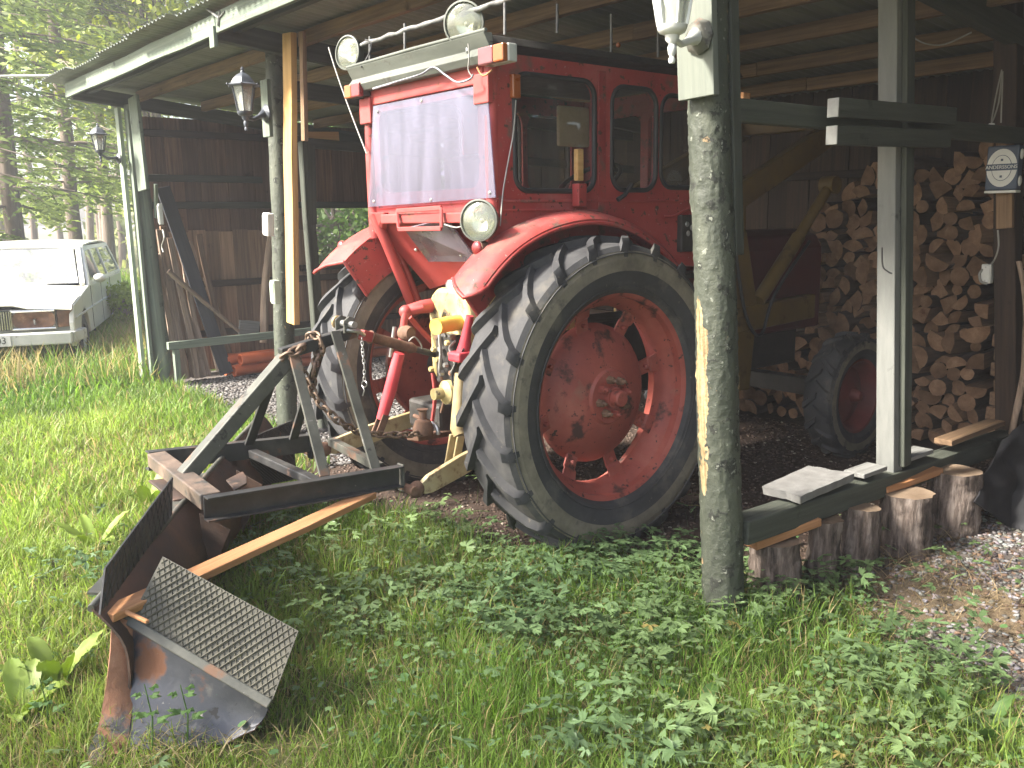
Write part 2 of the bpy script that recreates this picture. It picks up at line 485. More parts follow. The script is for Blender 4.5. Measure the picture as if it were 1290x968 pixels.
nt.links.new(at.outputs['Color'], mx.inputs['A']); nt.links.new(mr.outputs[0], mx.inputs['B']); nt.links.new(mx.outputs['Result'], bs.inputs['Base Color'])
bs.inputs['Roughness'].default_value = .95; bs.inputs['Specular IOR Level'].default_value = .15
bp = nt.nodes.new('ShaderNodeBump'); bp.inputs['Strength'].default_value = .8; bp.inputs['Distance'].default_value = .02
nt.links.new(no.outputs[0], bp.inputs['Height']); nt.links.new(bp.outputs[0], bs.inputs['Normal'])
me.materials.append(gm)
ground = link('ground', me, Matrix.Identity(4)); ground['kind'] = 'structure'

# ------------------------------------------------------------------ shed
shed = empty('open_shed', (0, 0, 0), 'open timber shed with corrugated metal roof and green painted posts', 'shed')
RS = .085                                             # roof falls towards the back
def roofz(x): return 2.93 - RS * (x + .4)
CORR = M('corrugated_metal', [(.3, (.15, .16, .13)), (.55, (.21, .225, .185)), (.75, (.28, .29, .24))], scale=2.2, stretch=(.5, 3, 1), rough=.55, metal=.15, bump=.08, bscale=30, layers=(((.10, .085, .06), 3.5, .62, .1, .7),), vary=.08)
# roof sheets, each a corrugated sheet laid front to back
ys = -2.6; k = 0
while ys < 7.5:
    w = .92; n = int(w / .0095); rows = []
    dz = .004 * (k % 2); x0 = -.53 + .035 * math.sin(k * 2.1)
    for x in (x0, .6, 1.7, 2.8, 4.25):
        rows.append([V(x, ys + w * j / n, roofz(x) + .014 + dz + .009 * math.sin((ys + w * j / n) * 2 * math.pi / .076)) for j in range(n + 1)])
    MB().slab(rows, .0012).obj('roof_sheet', CORR, shed, 60, recalc=False)
    ys += .85; k += 1
# fascia in three lengths, rafters, purlins
for i, (a, b) in enumerate(((-2.6, .6), (.604, 3.74), (3.744, 7.44))):
    plank('fascia_board', (-.40, a, 2.845), (-.40, b, 2.845), .028, .125, GREEN, shed, rough=.003, seed=50 + i, seg=6)
for y in (7.34, 3.86, .10, -2.5):
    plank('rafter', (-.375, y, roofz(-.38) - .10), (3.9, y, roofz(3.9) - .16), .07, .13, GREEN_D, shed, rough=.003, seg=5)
plank('rafter_end_block', (-.418, 3.78, 2.83), (-.418, 3.78, 2.70), .075, .03, GREEN, shed, up=(1, 0, 0))
for i, x in enumerate((-.24, .22, .86, 1.5, 2.12, 2.78, 3.4)):
    zb = roofz(x) - .055
    for (a, b) in ((-2.6, 1.9), (1.904, 7.30)):
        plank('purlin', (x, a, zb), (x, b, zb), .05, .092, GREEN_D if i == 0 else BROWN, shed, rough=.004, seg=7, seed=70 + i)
br_ = MB(); br_.tube([PX(258, 10, -.42), PX(268, 17, -.43), PX(276, 23, -.42)], .008, 6); br_.tube([PX(277, 14, -.42), PX(276, 23, -.42), PX(275, 33, -.42)], .009, 6); br_.tube([PX(276, 23, -.42), PX(283, 15, -.42)], .006, 6)
br_.obj('cable_bracket', GREYW, shed, 60)
# end wall: tall boards outside, horizontal rails, window opening far back
x = .22; k = 0
while x < 3.95:
    w = .135 + .05 * ((k * 37) % 7) / 7
    def brd(z0, z1, pw=w, px=x, kk=k):
        yy = 7.47 + .008 * (kk % 2) + (.03 if z0 > 1.4 else 0)
        plank('wall_board', (px + pw / 2, yy, z0), (px + pw / 2, yy, z1), .022, pw + .003, WALLD if z0 > 1.4 else PLANKW, shed, up=(1, 0, 0), bevel=.003, rough=.002, seed=kk + 3)
    if 2.12 < x + w / 2 < 3.3:
        brd(.02, 1.09); brd(1.74, 2.66)
    else:
        brd(.02, 1.52 - .01 * (k % 3)); brd(1.46, 2.66)
    x += w; k += 1
for z, a, b in ((.42, .2, 3.9), (.95, .2, 3.9), (1.78, .2, 3.9), (2.05, .25, 1.5), (2.5, .2, 3.9), (1.07, 1.9, 3.4)):
    plank('wall_rail', (a, 7.425, z), (b, 7.425, z), .05, .07, BROWN_D if z not in (2.05, 1.78) else GREEN_D, shed, rough=.003, seg=3)
# back wall of dark boards
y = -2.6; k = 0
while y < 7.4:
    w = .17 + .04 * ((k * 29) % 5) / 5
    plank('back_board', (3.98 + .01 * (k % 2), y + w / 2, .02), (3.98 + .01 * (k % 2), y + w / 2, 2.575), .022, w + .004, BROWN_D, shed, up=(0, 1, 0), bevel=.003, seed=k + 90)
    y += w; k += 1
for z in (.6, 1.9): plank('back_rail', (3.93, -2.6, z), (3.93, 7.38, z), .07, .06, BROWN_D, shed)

# unseen boarded end, added to block side light from the right-hand bay
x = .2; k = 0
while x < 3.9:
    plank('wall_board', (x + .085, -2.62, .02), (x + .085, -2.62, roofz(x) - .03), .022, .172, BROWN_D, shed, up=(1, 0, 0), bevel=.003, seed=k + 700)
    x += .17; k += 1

# peeling paint on the log posts
PEEL = M('peeling_green_paint', [(.3, (.026, .031, .022)), (.55, (.048, .055, .039)), (.75, (.085, .092, .067))], scale=5, stretch=(.6, 2, 2), rough=.62, bump=.7, bscale=34, bstretch=(1, 1, 1),
         layers=(((.018, .020, .015), 17, .57, .03, .8), ((.24, .165, .09), 11, .66, .02, .75), ((.17, .18, .145), 34, .63, .03, .7)), vary=.08)
BARE = M('bare_post_wood', [(.3, (.34, .24, .12)), (.6, (.46, .35, .20)), (.8, (.54, .44, .29))], scale=6, stretch=(.6, 6, 6), rough=.7, bump=.4, bscale=20, layers=(((.20, .12, .05), 14, .66, .05, .8),))

PEEL2 = M('flaked_green_paint', [(.3, (.026, .031, .022)), (.55, (.048, .055, .039)), (.75, (.085, .092, .067))], scale=5, stretch=(.6, 2, 2), rough=.62, bump=.7, bscale=34, bstretch=(1, 1, 1),
         layers=(((.018, .020, .015), 17, .57, .03, .8), ((.24, .165, .09), 11, .66, .02, .75), ((.17, .18, .145), 34, .63, .03, .7)), vary=.08)
nt = PEEL2.node_tree; N = nt.nodes; bs = N['Principled BSDF']
lk = bs.inputs['Base Color'].links[0].from_socket
at = N.new('ShaderNodeAttribute'); at.attribute_name = 'flaked'
tc = N.new('ShaderNodeTexCoord'); no = N.new('ShaderNodeTexNoise'); no.inputs['Scale'].default_value = 45; no.inputs['Detail'].default_value = 8; nt.links.new(tc.outputs['Object'], no.inputs['Vector'])
ma = N.new('ShaderNodeMath'); ma.operation = 'MULTIPLY_ADD'; ma.inputs[1].default_value = .9; nt.links.new(no.outputs[0], ma.inputs[0]); nt.links.new(at.outputs['Fac'], ma.inputs[2])
mr = N.new('ShaderNodeMapRange'); mr.inputs['From Min'].default_value = .93; mr.inputs['From Max'].default_value = .99; nt.links.new(ma.outputs[0], mr.inputs[0])
mp_ = N.new('ShaderNodeMapping'); mp_.inputs['Scale'].default_value = (1.5, 30, 30); nt.links.new(tc.outputs['Object'], mp_.inputs[0])
n2 = N.new('ShaderNodeTexNoise'); n2.inputs['Scale'].default_value = 3; n2.inputs['Detail'].default_value = 6; nt.links.new(mp_.outputs[0], n2.inputs['Vector'])
rp = N.new('ShaderNodeValToRGB'); rp.color_ramp.elements[0].position = .3; rp.color_ramp.elements[0].color = (.15, .095, .042, 1); rp.color_ramp.elements[1].position = .62; rp.color_ramp.elements[1].color = (.36, .275, .145, 1); nt.links.new(n2.outputs[0], rp.inputs[0])
mx = N.new('ShaderNodeMix'); mx.data_type = 'RGBA'; nt.links.new(mr.outputs[0], mx.inputs['Factor']); nt.links.new(lk, mx.inputs['A']); nt.links.new(rp.outputs[0], mx.inputs['B']); nt.links.new(mx.outputs['Result'], bs.inputs['Base Color'])
# main post: an uneven log whose skin has flaked off along one side
mp0 = V(0, 0, -.05); mp1 = PP(893, 112, (0, 0, 0)); dirp = (mp1 - mp0).normalized(); mp2 = mp0 + dirp * 2.86
def main_post():
    m, L = frame(mp0, mp2); n = 64; R = 230; b = MB(); vs = []
    inv = m.to_3x3().inverted()
    toC = (inv @ Vector((-.9, .25, 0))).normalized(); aC = math.atan2(toC.z, toC.y)
    knots = [(random.Random(i).uniform(.2, 2.5), random.Random(i + 50).uniform(-2.4, 2.4), random.Random(i + 9).uniform(.5, 1)) for i in range(14)] + [(1.72, -.75, 1.3), (1.70, .35, 1.1), (1.05, -.5, .8), (.72, -.9, 1)]
    for i in range(R + 1):
        t = i / R; x = L * t; r = .083 - .012 * t
        for j in range(n):
            a = 2 * math.pi * j / n; c, s_ = math.cos(a), math.sin(a)
            d = .0022 * noise.noise(V(x * 3, c * 2, s_ * 2)) + .0012 * noise.noise(V(x * 17, c * 7, s_ * 7)) + .0016 * noise.noise(V(x * 70, c * 14, s_ * 14))
            cr = noise.noise(V(x * 34, c * 4.5, s_ * 4.5 + 4)) + .3 * noise.noise(V(x * 90, c * 9, s_ * 9))   # flakes lift across the grain
            if cr > .30: d += .0030
            for kx, ka, ks in knots:
                da = (a - aC - ka + math.pi) % (2 * math.pi) - math.pi
                q = ((x - kx) / (.022 * ks)) ** 2 + (da / (.24 * ks)) ** 2
                if q < 4: d += .008 * ks * math.exp(-q) - .009 * ks * math.exp(-q * 6)
            vs.append(V(x, c * (r + d) + .006 * noise.noise(V(x * 1.2, 3, 3)), s_ * (r + d) + .006 * noise.noise(V(x * 1.2, 8, 3))))
    fl_ = []; fs = []
    for i in range(R + 1):
        x = L * i / R
        for j in range(n):
            a = 2 * math.pi * j / n; da = (a - aC + math.pi) % (2 * math.pi) - math.pi
            e = noise.noise(V(x * 9, da * 2.5, 1)) * .28
            wdt = float(np.interp(x, [.48, .6, .8, 1.02, 1.3, 1.45], [-.6, .16, .30, .50, .34, -.6]))
            fl_.append(max(0, min(1, .5 + (wdt + e - abs(da - .05 + (x - 1) * .1)) * 2.2)))
    for i in range(R):
        for j in range(n): fs.append((i * n + j, i * n + (j + 1) % n, (i + 1) * n + (j + 1) % n, (i + 1) * n + j))
    b.add(vs, fs); b.add([], []); b.f.append([R * n + j for j in range(n)]); b.mi.append(0)
    o = b.obj('corner_post', PEEL2, shed, 55, 0, m)
    o.data.attributes.new('flaked', 'FLOAT', 'POINT').data.foreach_set('value', fl_)
    return o
cp = main_post(); cp['label'] = 'corner log post with peeling green paint and a bare yellow streak'
plank('post_board', mp0 + dirp * 2.06 + V(-.105, -.035, 0), mp0 + dirp * 2.80 + V(-.105, -.035, 0), .03, .16, M('pale_green_board', [(.3, (.095, .107, .087)), (.7, (.138, .15, .123))], scale=7, stretch=GR, rough=.7, bump=.15, layers=(((.12, .11, .09), 12, .70, .03, .8),)), shed, up=(0, 1, 0), bevel=.003)
plank('post_side_plank', mp0 + dirp * 1.50 + V(.075, -.055, 0), mp0 + dirp * 2.8 + V(.075, -.055, 0), .025, .05, GREEN_D, shed, up=(1, 0, 0))

# middle post: thin green log with a yellow board nailed on, dark boards behind
yb = V(.10, 4.16, 0); yt = PP(346, 42, yb)
yt = yt + (yt - yb) * .02
logpiece('middle_post', yb - (yt - yb) * .02, yt, .078, .068, PEEL, shed, seed=4, rings=40, n=24, bump=.003)
d_ = (yt - yb).normalized()
plank('yellow_board', PX(369, 408, .0), PX(364, 42, .0), .045, .125, YELLOWW, shed, up=(0, 1, 0), bevel=.005, rough=.003, seg=5)['label'] = 'unpainted yellow pine board nailed to the middle post'
plank('dark_post_board', PX(384, 178, .03), PX(381, 40, .03), .03, .05, BROWN, shed, up=(0, 1, 0))
plank('inner_post', V(.40, 4.15, 0), PY(383, 178, 4.15), .07, .08, GREEN_D, shed, up=(0, 1, 0), rough=.004, seg=4)
plank('inner_post_board', PY(393, 283, 4.12), PY(391, 182, 4.12), .03, .07, GREEN_D, shed, up=(1, 0, 0))
plank('inner_beam', PY(386, 181, 4.15), V(3.9, 4.15, 2.05), .05, .07, GREEN_D, shed, rough=.003, seg=3)
plank('inner_block', PY(386, 173, 4.20), PY(425, 173, 4.20), .06, .075, YELLOWW, shed)
plank('post_tie', V(.14, 4.16, 2.55), V(3.9, 4.16, 2.38), .045, .12, GREEN_D, shed)

# left corner post group
lb = V(.16, 7.10, 0)
logpiece('left_post', lb, V(.10, 7.14, 2.72), .088, .078, GREEN, shed, seed=9, rings=40, n=24, bump=.003)
plank('left_post_board', PX(181, 240, .02), PX(168, 122, .02), .03, .24, GREEN, shed, up=(0, 1, 0), bevel=.004)
plank('corner_board', PX(181, 482, -.03), PX(148, 136, -.03), .035, .10, M('light_green_board', [(.3, (.17, .21, .155)), (.7, (.26, .31, .23))], scale=6, stretch=GR, rough=.7, bump=.2, vary=.05), shed, up=(0, 1, 0), bevel=.004)
plank('corner_board', PX(192, 482, .03), PX(160, 140, .03), .03, .10, GREEN, shed, up=(0, 1, 0), bevel=.004)
plank('end_rail', (.16, 6.90, .395), (2.2, 6.90, .41), .06, .075, GREEN, shed, rough=.003, seg=3)
plank('end_rail_leg', (.235, 6.90, 0), (.235, 6.90, .355), .055, .06, GREEN, shed, up=(0, 1, 0))
plank('wall_switch_block', PX(190, 285, .2), PX(189, 250, .2), .03, .05, GREEN, shed, up=(0, 1, 0))
plank('wall_switch_block', PX(197, 275, .2), PX(196, 232, .2), .03, .05, GREEN, shed, up=(0, 1, 0))

# side: sill beam, cross beam, squared post
SP0 = PY(1121, 585, 0.0); SP1 = PP(1124, 0, SP0)
SP1 = SP0 + (SP1 - SP0) * 1.12
sw = M('pale_squared_post', [(.25, (.10, .102, .094)), (.5, (.145, .149, .138)), (.75, (.195, .195, .18))], scale=5, stretch=(.5, 3, 3), rough=.7, bump=.2, bscale=22, layers=(((.06, .064, .057), 3.6, .62, .05, .8), ((.09, .09, .083), 30, .7, .05, .8)))
plank('squared_post', SP0 - V(0, 0, .06), SP1, .085, .09, sw, shed, up=(0, 1, 0), bevel=.005, rough=.002, seg=4)['label'] = 'pale grey squared post standing on the sill beam'
plank('squared_post_plank', SP0 + V(.03, -.045 - .016, .0), SP1 + V(.03, -.045 - .016, 0), .028, .07, GREEN_D, shed, up=(1, 0, 0))
plank('sill_beam', V(.06, -.01, .345), PY(1278, 546, 0) + V(0, -.01, -.02), .11, .10, GREEN_D, shed, rough=.003, seg=5, bevel=.006)
for (a, b, z) in ((.95, 1.16, .408), (1.32, 1.62, .408)):
    plank('sill_top_board', V(a, -.0, z - .005), V(b, -.0, z - .005), .105, .022, GREYW, shed, bevel=.004)
plank('sill_top_board', V(1.83, .0, .405), V(2.5, .01, .405), .095, .03, BROWN, shed, bevel=.004)
cb0 = PY(915, 138, .03); cb1 = PY(1285, 172, .03)
plank('cross_beam', cb0 + V(0, 0, -.0), cb1 + V(0, 0, 0), .05, .085, GREEN_D, shed, rough=.002, seg=4)
a = PY(1050, 136, -.075); b_ = PY(1196, 150, -.075)
endw = M('pale_cut_end', [(.3, (.24, .235, .22)), (.7, (.36, .355, .33))], scale=20, rough=.8)
for dz in (0.0, -.105):
    o = plank('clamp_board', a + V(0, 0, dz + .0), b_ + V(-.02 if dz else .02, 0, dz + .012), .05, .075, GREEN_D, shed, bevel=.003)
    plank('board_end', a + V(-.006, 0, dz), a + V(.0, 0, dz), .048, .072, endw, shed, bevel=.001)
BP0 = V(2.72, .0, 0); BP1 = PP(1266, 60, PY(1266, 540, 0.0))
BP1 = BP0 + (BP1 - PY(1266, 540, 0.0)) * 1.35
plank('brown_post', BP0, BP1, .11, .12, BROWN_D, shed, up=(0, 1, 0), rough=.005, seg=6, bevel=.01)
plank('brown_post_board', PX(1266, 288, 2.45), PX(1266, 172, 2.45), .03, .085, BROWN, shed, up=(0, 1, 0), bevel=.004)
plank('short_block', PX(917, 125, .45), PX(941, 124, .45), .05, .045, ORANGEW, shed)
# ------------------------------------------------------------------ tractor
TY = 1.72
RED = M('tractor_red_paint', [(.3, (.23, .026, .025)), (.55, (.33, .046, .040)), (.75, (.39, .078, .066))], scale=3, rough=.56, bump=.06, bscale=60, spec=.5, rvar=.14,
        layers=(((.36, .13, .12), 2.2, .55, .25, .7), ((.15, .04, .03), 5, .58, .10, .8), ((.085, .045, .032), 22, .605, .03, .85), ((.15, .105, .08), 5, .56, .16, .9), ((.42, .24, .21), 60, .66, .03, .7)), vary=.05)
REDO = M('faded_orange_red_paint', [(.3, (.27, .032, .030)), (.6, (.37, .056, .049)), (.8, (.43, .105, .09))], scale=4, rough=.6, bump=.08, bscale=50, layers=(((.14, .05, .03), 9, .62, .08, .8),), vary=.05)
REDW = M('dusty_wheel_red', [(.3, (.21, .044, .034)), (.55, (.32, .074, .054)), (.75, (.40, .13, .095))], scale=4, rough=.62, bump=.10, bscale=45, layers=(((.07, .03, .024), 6.5, .56, .08, .8), ((.24, .14, .10), 3.2, .60, .14, .8), ((.05, .03, .025), 28, .62, .04, .85)))
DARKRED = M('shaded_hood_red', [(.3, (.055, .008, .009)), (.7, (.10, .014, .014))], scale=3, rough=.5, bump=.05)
RUB = M('tyre_rubber', [(.3, (.028, .028, .030)), (.55, (.050, .050, .052)), (.78, (.090, .088, .084))], scale=6, rough=.72, bump=.15, bscale=60, spec=.35, layers=(((.12, .11, .092), 4.5, .55, .16, .9), ((.16, .14, .11), 26, .66, .06, .9)))
RUBW = M('dusty_tyre_sidewall', [(.3, (.10, .088, .066)), (.55, (.18, .16, .12)), (.75, (.25, .22, .165))], scale=8, rough=.85, bump=.15, bscale=60, layers=(((.04, .04, .038), 7, .58, .1, .8),))
BLK = M('black_seal_rubber', [(.3, (.012, .012, .013)), (.7, (.03, .03, .03))], scale=20, rough=.6, bump=.05)
YEL = M('cream_yellow_cast_iron', [(.3, (.38, .28, .09)), (.55, (.52, .43, .20)), (.75, (.60, .54, .33))], scale=6, rough=.45, bump=.15, bscale=40, layers=(((.10, .07, .04), 7, .56, .07, .7), ((.14, .11, .06), 26, .62, .05, .8)))
YELL = M('loader_yellow_paint', [(.3, (.085, .052, .012)), (.7, (.15, .095, .020))], scale=4, rough=.55, bump=.1, layers=(((.06, .04, .02), 7, .58, .1, .8),))
STEEL = M('bare_steel', [(.3, (.30, .30, .30)), (.7, (.52, .52, .50))], scale=12, rough=.38, metal=.8, bump=.05, layers=(((.13, .08, .05), 9, .62, .1, .8),))
RUST = M('rusty_steel', [(.3, (.075, .042, .030)), (.55, (.15, .085, .055)), (.75, (.24, .15, .10))], scale=14, rough=.8, bump=.3, bscale=60, spec=.3)
GREYM = M('pale_grey_sheet_metal', [(.3, (.33, .34, .31)), (.6, (.44, .45, .41)), (.8, (.52, .52, .48))], scale=4, rough=.55, bump=.05, layers=(((.14, .13, .10), 7, .63, .06, .8), ((.30, .10, .07), 5, .70, .03, .7)))
VISOR = M('dull_grey_green_metal', [(.3, (.070, .076, .064)), (.6, (.11, .118, .10)), (.8, (.16, .165, .145))], scale=5, stretch=(1, .4, 3), rough=.6, bump=.1, layers=(((.08, .075, .06), 8, .60, .06, .8), ((.22, .08, .055), 5, .68, .03, .7)))
DARKM = M('dark_oily_metal', [(.3, (.015, .014, .013)), (.7, (.05, .045, .04))], scale=12, rough=.55, bump=.3, bscale=40)
CHROME = M('lamp_chrome', [(.3, (.42, .42, .38)), (.7, (.6, .6, .55))], scale=8, rough=.15, metal=1.0, bump=0)
LENS = glass('lamp_glass', (.93, .96, .86), .05, .05, (.40, .41, .32), .22)
GLASS = glass('cab_glass', (.95, .96, .95), .02, .0, (.30, .29, .27), .05)
PLEX = glass('scuff_reflection_plexiglass', (.62, .61, .72), .05, .02, (.34, .325, .42), .20, (1, 2.2, .35))  # upright streaks in the haze paint in the sheet's reflections
PLEX2 = glass('smoked_plexiglass', (.42, .36, .42), .10, .08, (.45, .40, .46), .35)
ORL = M('amber_plastic', [(.3, (.22, .055, .008)), (.7, (.32, .09, .014))], scale=9, rough=.3, bump=.05, coat=.3)
RDL = M('red_plastic', [(.3, (.16, .018, .02)), (.7, (.24, .035, .035))], scale=9, rough=.3, bump=.05, coat=.3)
PKL = M('faded_pink_plastic', [(.3, (.15, .05, .055)), (.7, (.20, .08, .085))], scale=9, rough=.4, bump=.05)
WIRE = M('pale_wire', [(.3, (.20, .195, .175)), (.7, (.30, .29, .265))], scale=9, rough=.6, bump=0)

tractor = empty('tractor', (.27, TY, 0), 'old red tractor with square cab, big rear wheels and yellow front loader', 'tractor')

def tyre_mesh(c, R, rs, hw, side, nl, lugh, name, par, lw=.058, sweep=.30):
    """tyre with moulded chevron lugs; axle along Y, outer face towards side"""
    b = MB(); c = Vector(c)
    k = hw / .17; h0 = R - lugh
    prof = [(rs, -.115 * k), (rs + .03, -.145 * k), (rs + (h0 - rs) * .28, -.160 * k), (rs + (h0 - rs) * .48, -.170 * k), (rs + (h0 - rs) * .70, -.172 * k), (h0 - .035, -.165 * k), (h0 - .012, -.15 * k), (h0 - .004, -.11 * k), (h0, -.05 * k), (h0, 0)]
    prof = prof + [(r, -t) for r, t in reversed(prof[:-1])]
    n = 96
    for i in range(len(prof) - 1):
        vs = []
        for r, t in (prof[i], prof[i + 1]):
            for j in range(n):
                a = 2 * math.pi * j / n
                vs.append(c + V(math.cos(a) * r, t, math.sin(a) * r))
        mid = (prof[i][0] + prof[i + 1][0]) / 2
        b.cur = 1 if (rs + (h0 - rs) * .45 < mid < rs + (h0 - rs) * .78 and abs(prof[i][1]) > .15 * k) else 0
        b.add(vs, [(j, (j + 1) % n, n + (j + 1) % n, n + j) for j in range(n)])
    b.cur = 0
    for s in (-1, 1):
        for q in range(nl):
            ph = 2 * math.pi * (q + (.5 if s > 0 else 0)) / nl + .07
            st = []
            # stations from the middle to the shoulder, then over the shoulder and down the sidewall
            for u, rr, tt in ((0, R, -.014), (.25, R, .035), (.5, R, .075), (.75, R, .115), (.93, R - .010, .150), (1.0, R - .034, .166), (1.03, R - .070, .1705), (1.05, R - .105, .170)):
                a = ph + sweep * (min(u, 1) ** .8)
                w = (lw * (.72 + .42 * min(u, 1)) * (1 if u < .95 else (.9 if u < 1.01 else .62))) / R
                low = max(0, lugh if u < .9 else (lugh * .9 if u < 1.01 else 0))
                def pt(da, r, t): return c + V(math.cos(a + da) * r, s * t * k, math.sin(a + da) * r)
                rb = rr - lugh - .006
                if u <= 1.01: st.append([pt(-w * .62, rb, tt), pt(-w * .36, rr, tt), pt(w * .36, rr, tt), pt(w * .62, rb, tt)])
                else: st.append([pt(-w * .55, rr, tt - .012), pt(-w * .36, rr, tt), pt(w * .36, rr, tt), pt(w * .55, rr, tt - .012)])
            vs = [p for r_ in st for p in r_]; fs = []
            for i in range(len(st) - 1):
                for j in range(3):
                    fs.append((i * 4 + j, i * 4 + j + 1, i * 4 + 5 + j, i * 4 + 4 + j))
            fs.append((0, 1, 2, 3)); e = (len(st) - 1) * 4; fs.append((e + 3, e + 2, e + 1, e))
            b.add(vs, fs)
    # moulded rings on the sidewall
    for r in (rs + .045, rs + .06, rs + (h0 - rs) * .82):
        for s in (-1, 1):
            b.tube([c + V(math.cos(2 * math.pi * j / 72) * r, s * (.1705 if r > rs + .1 else .153) * k, math.sin(2 * math.pi * j / 72) * r) for j in range(72)], .0035, 5, closed=True)
    return b.obj(name, [RUB, RUBW], par, 38)

def rear_wheel(yc, s):
    c = V(.27, yc, .735); ax = (0, s, 0)
    d = MB().lathe([(0, .085), (.13, .085), (.14, .07), (.20, .06), (.27, .03), (.325, -.015), (.345, -.04), (.35, -.075), (.335, -.075), (.30, -.02), (.18, .03), (0, .03)], c, ax, 48)
    w = d.obj('rear_wheel', REDW, tractor, 40)
    tyre_mesh(c, .775, .495, .172, s, 21, .034, 'tyre', w)
    MB().lathe([(.512, .128), (.522, .122), (.520, .112), (.498, .105), (.494, .07), (.475, .05), (.455, .03), (.452, -.03), (.475, -.06), (.49, -.11), (.515, -.125), (.50, -.125), (.478, -.105), (.466, -.06), (.440, -.035), (.440, .025), (.462, .058), (.484, .075), (.486, .112), (.505, .128), (.512, .128)], c, ax, 64, cap=False).obj('rim', REDW, w, 35)
    for q in range(8):
        a = 2 * math.pi * (q + .35) / 8; e = V(math.cos(a), 0, math.sin(a)); t = V(-math.sin(a), 0, math.cos(a)); y = V(0, s, 0)
        b = MB()
        P = [c + e * .325 + y * -.02, c + e * .385 + y * -.012, c + e * .395 + y * .0, c + e * .446 + y * .012]
        rows = [[p - t * wd, p, p + t * wd] for p, wd in zip(P, (.038, .04, .042, .05))]
        b.slab(rows, .012)
        b.lathe([(0, .022), (.012, .022), (.014, .012), (.014, 0)], c + e * .36 - y * .014, ax, 6)
        b.obj('rim_bracket', REDW, w, 30, .003)
    for q in range(8):
        a = 2 * math.pi * q / 8 + .2
        MB().lathe([(0, .052), (.009, .052), (.010, .03), (.019, .03), (.021, .006), (.023, .0)], c + V(math.cos(a), 0, math.sin(a)) * .088 + V(0, s * .085, 0), ax, 6).obj('wheel_nut', RUST if q % 3 else REDW, w, 30, .002)
    MB().lathe([(0, .075), (.034, .075), (.040, .068), (.042, .03), (.052, .028), (.056, .0)], c + V(0, s * .085, 0), ax, 20).obj('hub', REDW, w, 35)
    return w
rear_wheel(.985, -1)
rear_wheel(2 * TY - .985, 1)

REDF = M('shaded_wheel_red', [(.3, (.09, .018, .016)), (.7, (.17, .035, .03))], scale=5, rough=.7, bump=.1)  # darker copy of the wheel red, with the shed's shade put into the colour
def front_wheel(yc, s):
    c = V(2.66, yc, .40); ax = (0, s, 0)
    w = MB().lathe([(0, .03), (.06, .035), (.09, .02), (.15, -.01), (.19, -.02), (.235, .075), (.25, .08), (.25, .065), (.22, .0), (.20, -.05), (0, -.03)], c, ax, 32).obj('front_wheel', REDF, tractor, 35)
    tyre_mesh(c, .42, .235, .10, s, 16, .018, 'tyre', w, lw=.05, sweep=.2)
    MB().lathe([(0, .10), (.03, .095), (.045, .06), (.05, .03)], c, ax, 16).obj('hub', REDF, w, 35)
front_wheel(1.02, -1); front_wheel(2 * TY - 1.02, 1)

# ---- cab
CX0, CX1, CY0, CY1 = -.21, 1.42, 1.18, 2.26
def side_T(y): return lambda u, v, w: V(u, y + w, v)
WIN = [(-.10, 1.722, .415, 2.245, .075), (.535, 1.73, .868, 2.238, .085), (.905, 1.745, 1.28, 2.222, .085)]
for y, s in ((CY0, -1), (CY1, 1)):
    panel = holed('cab_side', [(CX0, 1.44), (CX1, 1.30), (CX1, 2.325), (CX0 + .02, 2.325)], [rrect(*w) for w in WIN], side_T(y), .03, RED, tractor, .004)
    for (a, b, c, d, r) in WIN:
        f = MB().tube([V(u, y + s * .013, v) for u, v in rrect(a, b, c, d, r, 6)], .013, 8, closed=True).obj('window_seal', BLK, panel, 60)
        holed('window_pane', rrect(a, b, c, d, r), [], side_T(y), .005, GLASS, panel)
    # door seams and raised belt line
    for (x, z0, z1) in ((.465, 1.50, 2.30),):
        MB().beam(V(x, y + s * .017, z0), V(x, y + s * .017, z1), .006, .05, up=(1, 0, 0)).obj('door_edge_strip', RED, panel, None, .002)
    MB().beam(V(CX0 + .02, y + s * .018, 1.675), V(CX1, y + s * .018, 1.675), .010, .012).obj('belt_line', RED, panel, None, .003)
    MB().beam(V(CX0 + .02, y + s * .018, 1.635), V(.45, y + s * .018, 1.63), .010, .010).obj('belt_line', RED, panel, None, .003)
# rear face with the window opening behind the plexiglass
rear = holed('cab_rear', [(CY0 + .016, 1.60), (CY1 - .016, 1.60), (CY1 - .016, 2.30), (CY0 + .016, 2.30)], [rrect(CY0 + .11, 1.74, CY1 - .11, 2.16, .06)], lambda u, v, w: V(CX0 + .012 + w, u, v), .03, RED, tractor, .004)
a = [PX(470, 134, -.245), PX(613, 106, -.245), PX(624, 249, -.245), PX(464, 261, -.245)]
MB().prism(a, (.005, 0, 0)).obj('plexiglass_sheet', PLEX, rear)['label'] = 'scuffed clear plastic sheet with painted reflection streaks screwed over the rear window'
for (px, py) in ((476, 141), (531, 127), (606, 113), (617, 243), (543, 252), (471, 254)):
    MB().lathe([(0, .006), (.006, .005), (.009, 0)], PX(px, py, -.2455), (-1, 0, 0), 8).obj('screw', STEEL, rear, 40)
for y in (CY0 + .0, CY1 - .0):
    s = -1 if y < TY else 1
    MB().tube([V(CX0 + .004, y - s * .016, 1.50), V(CX0 - .0, y - s * .016, 1.9), V(CX0 + .006, y - s * .016, 2.32)], [.033, .033, .033], 14).obj('cab_corner', REDO if s < 0 else RED, tractor, 50)
    MB().box((CX0 - .028, y - s * .035, 2.17), (.03, .11, .13)).obj('corner_bracket', REDO, tractor, None, .005)
MB().box((CX0 - .018, TY, 2.245), (.02, 1.0, .10)).obj('rear_header', REDO, tractor, None, .006)
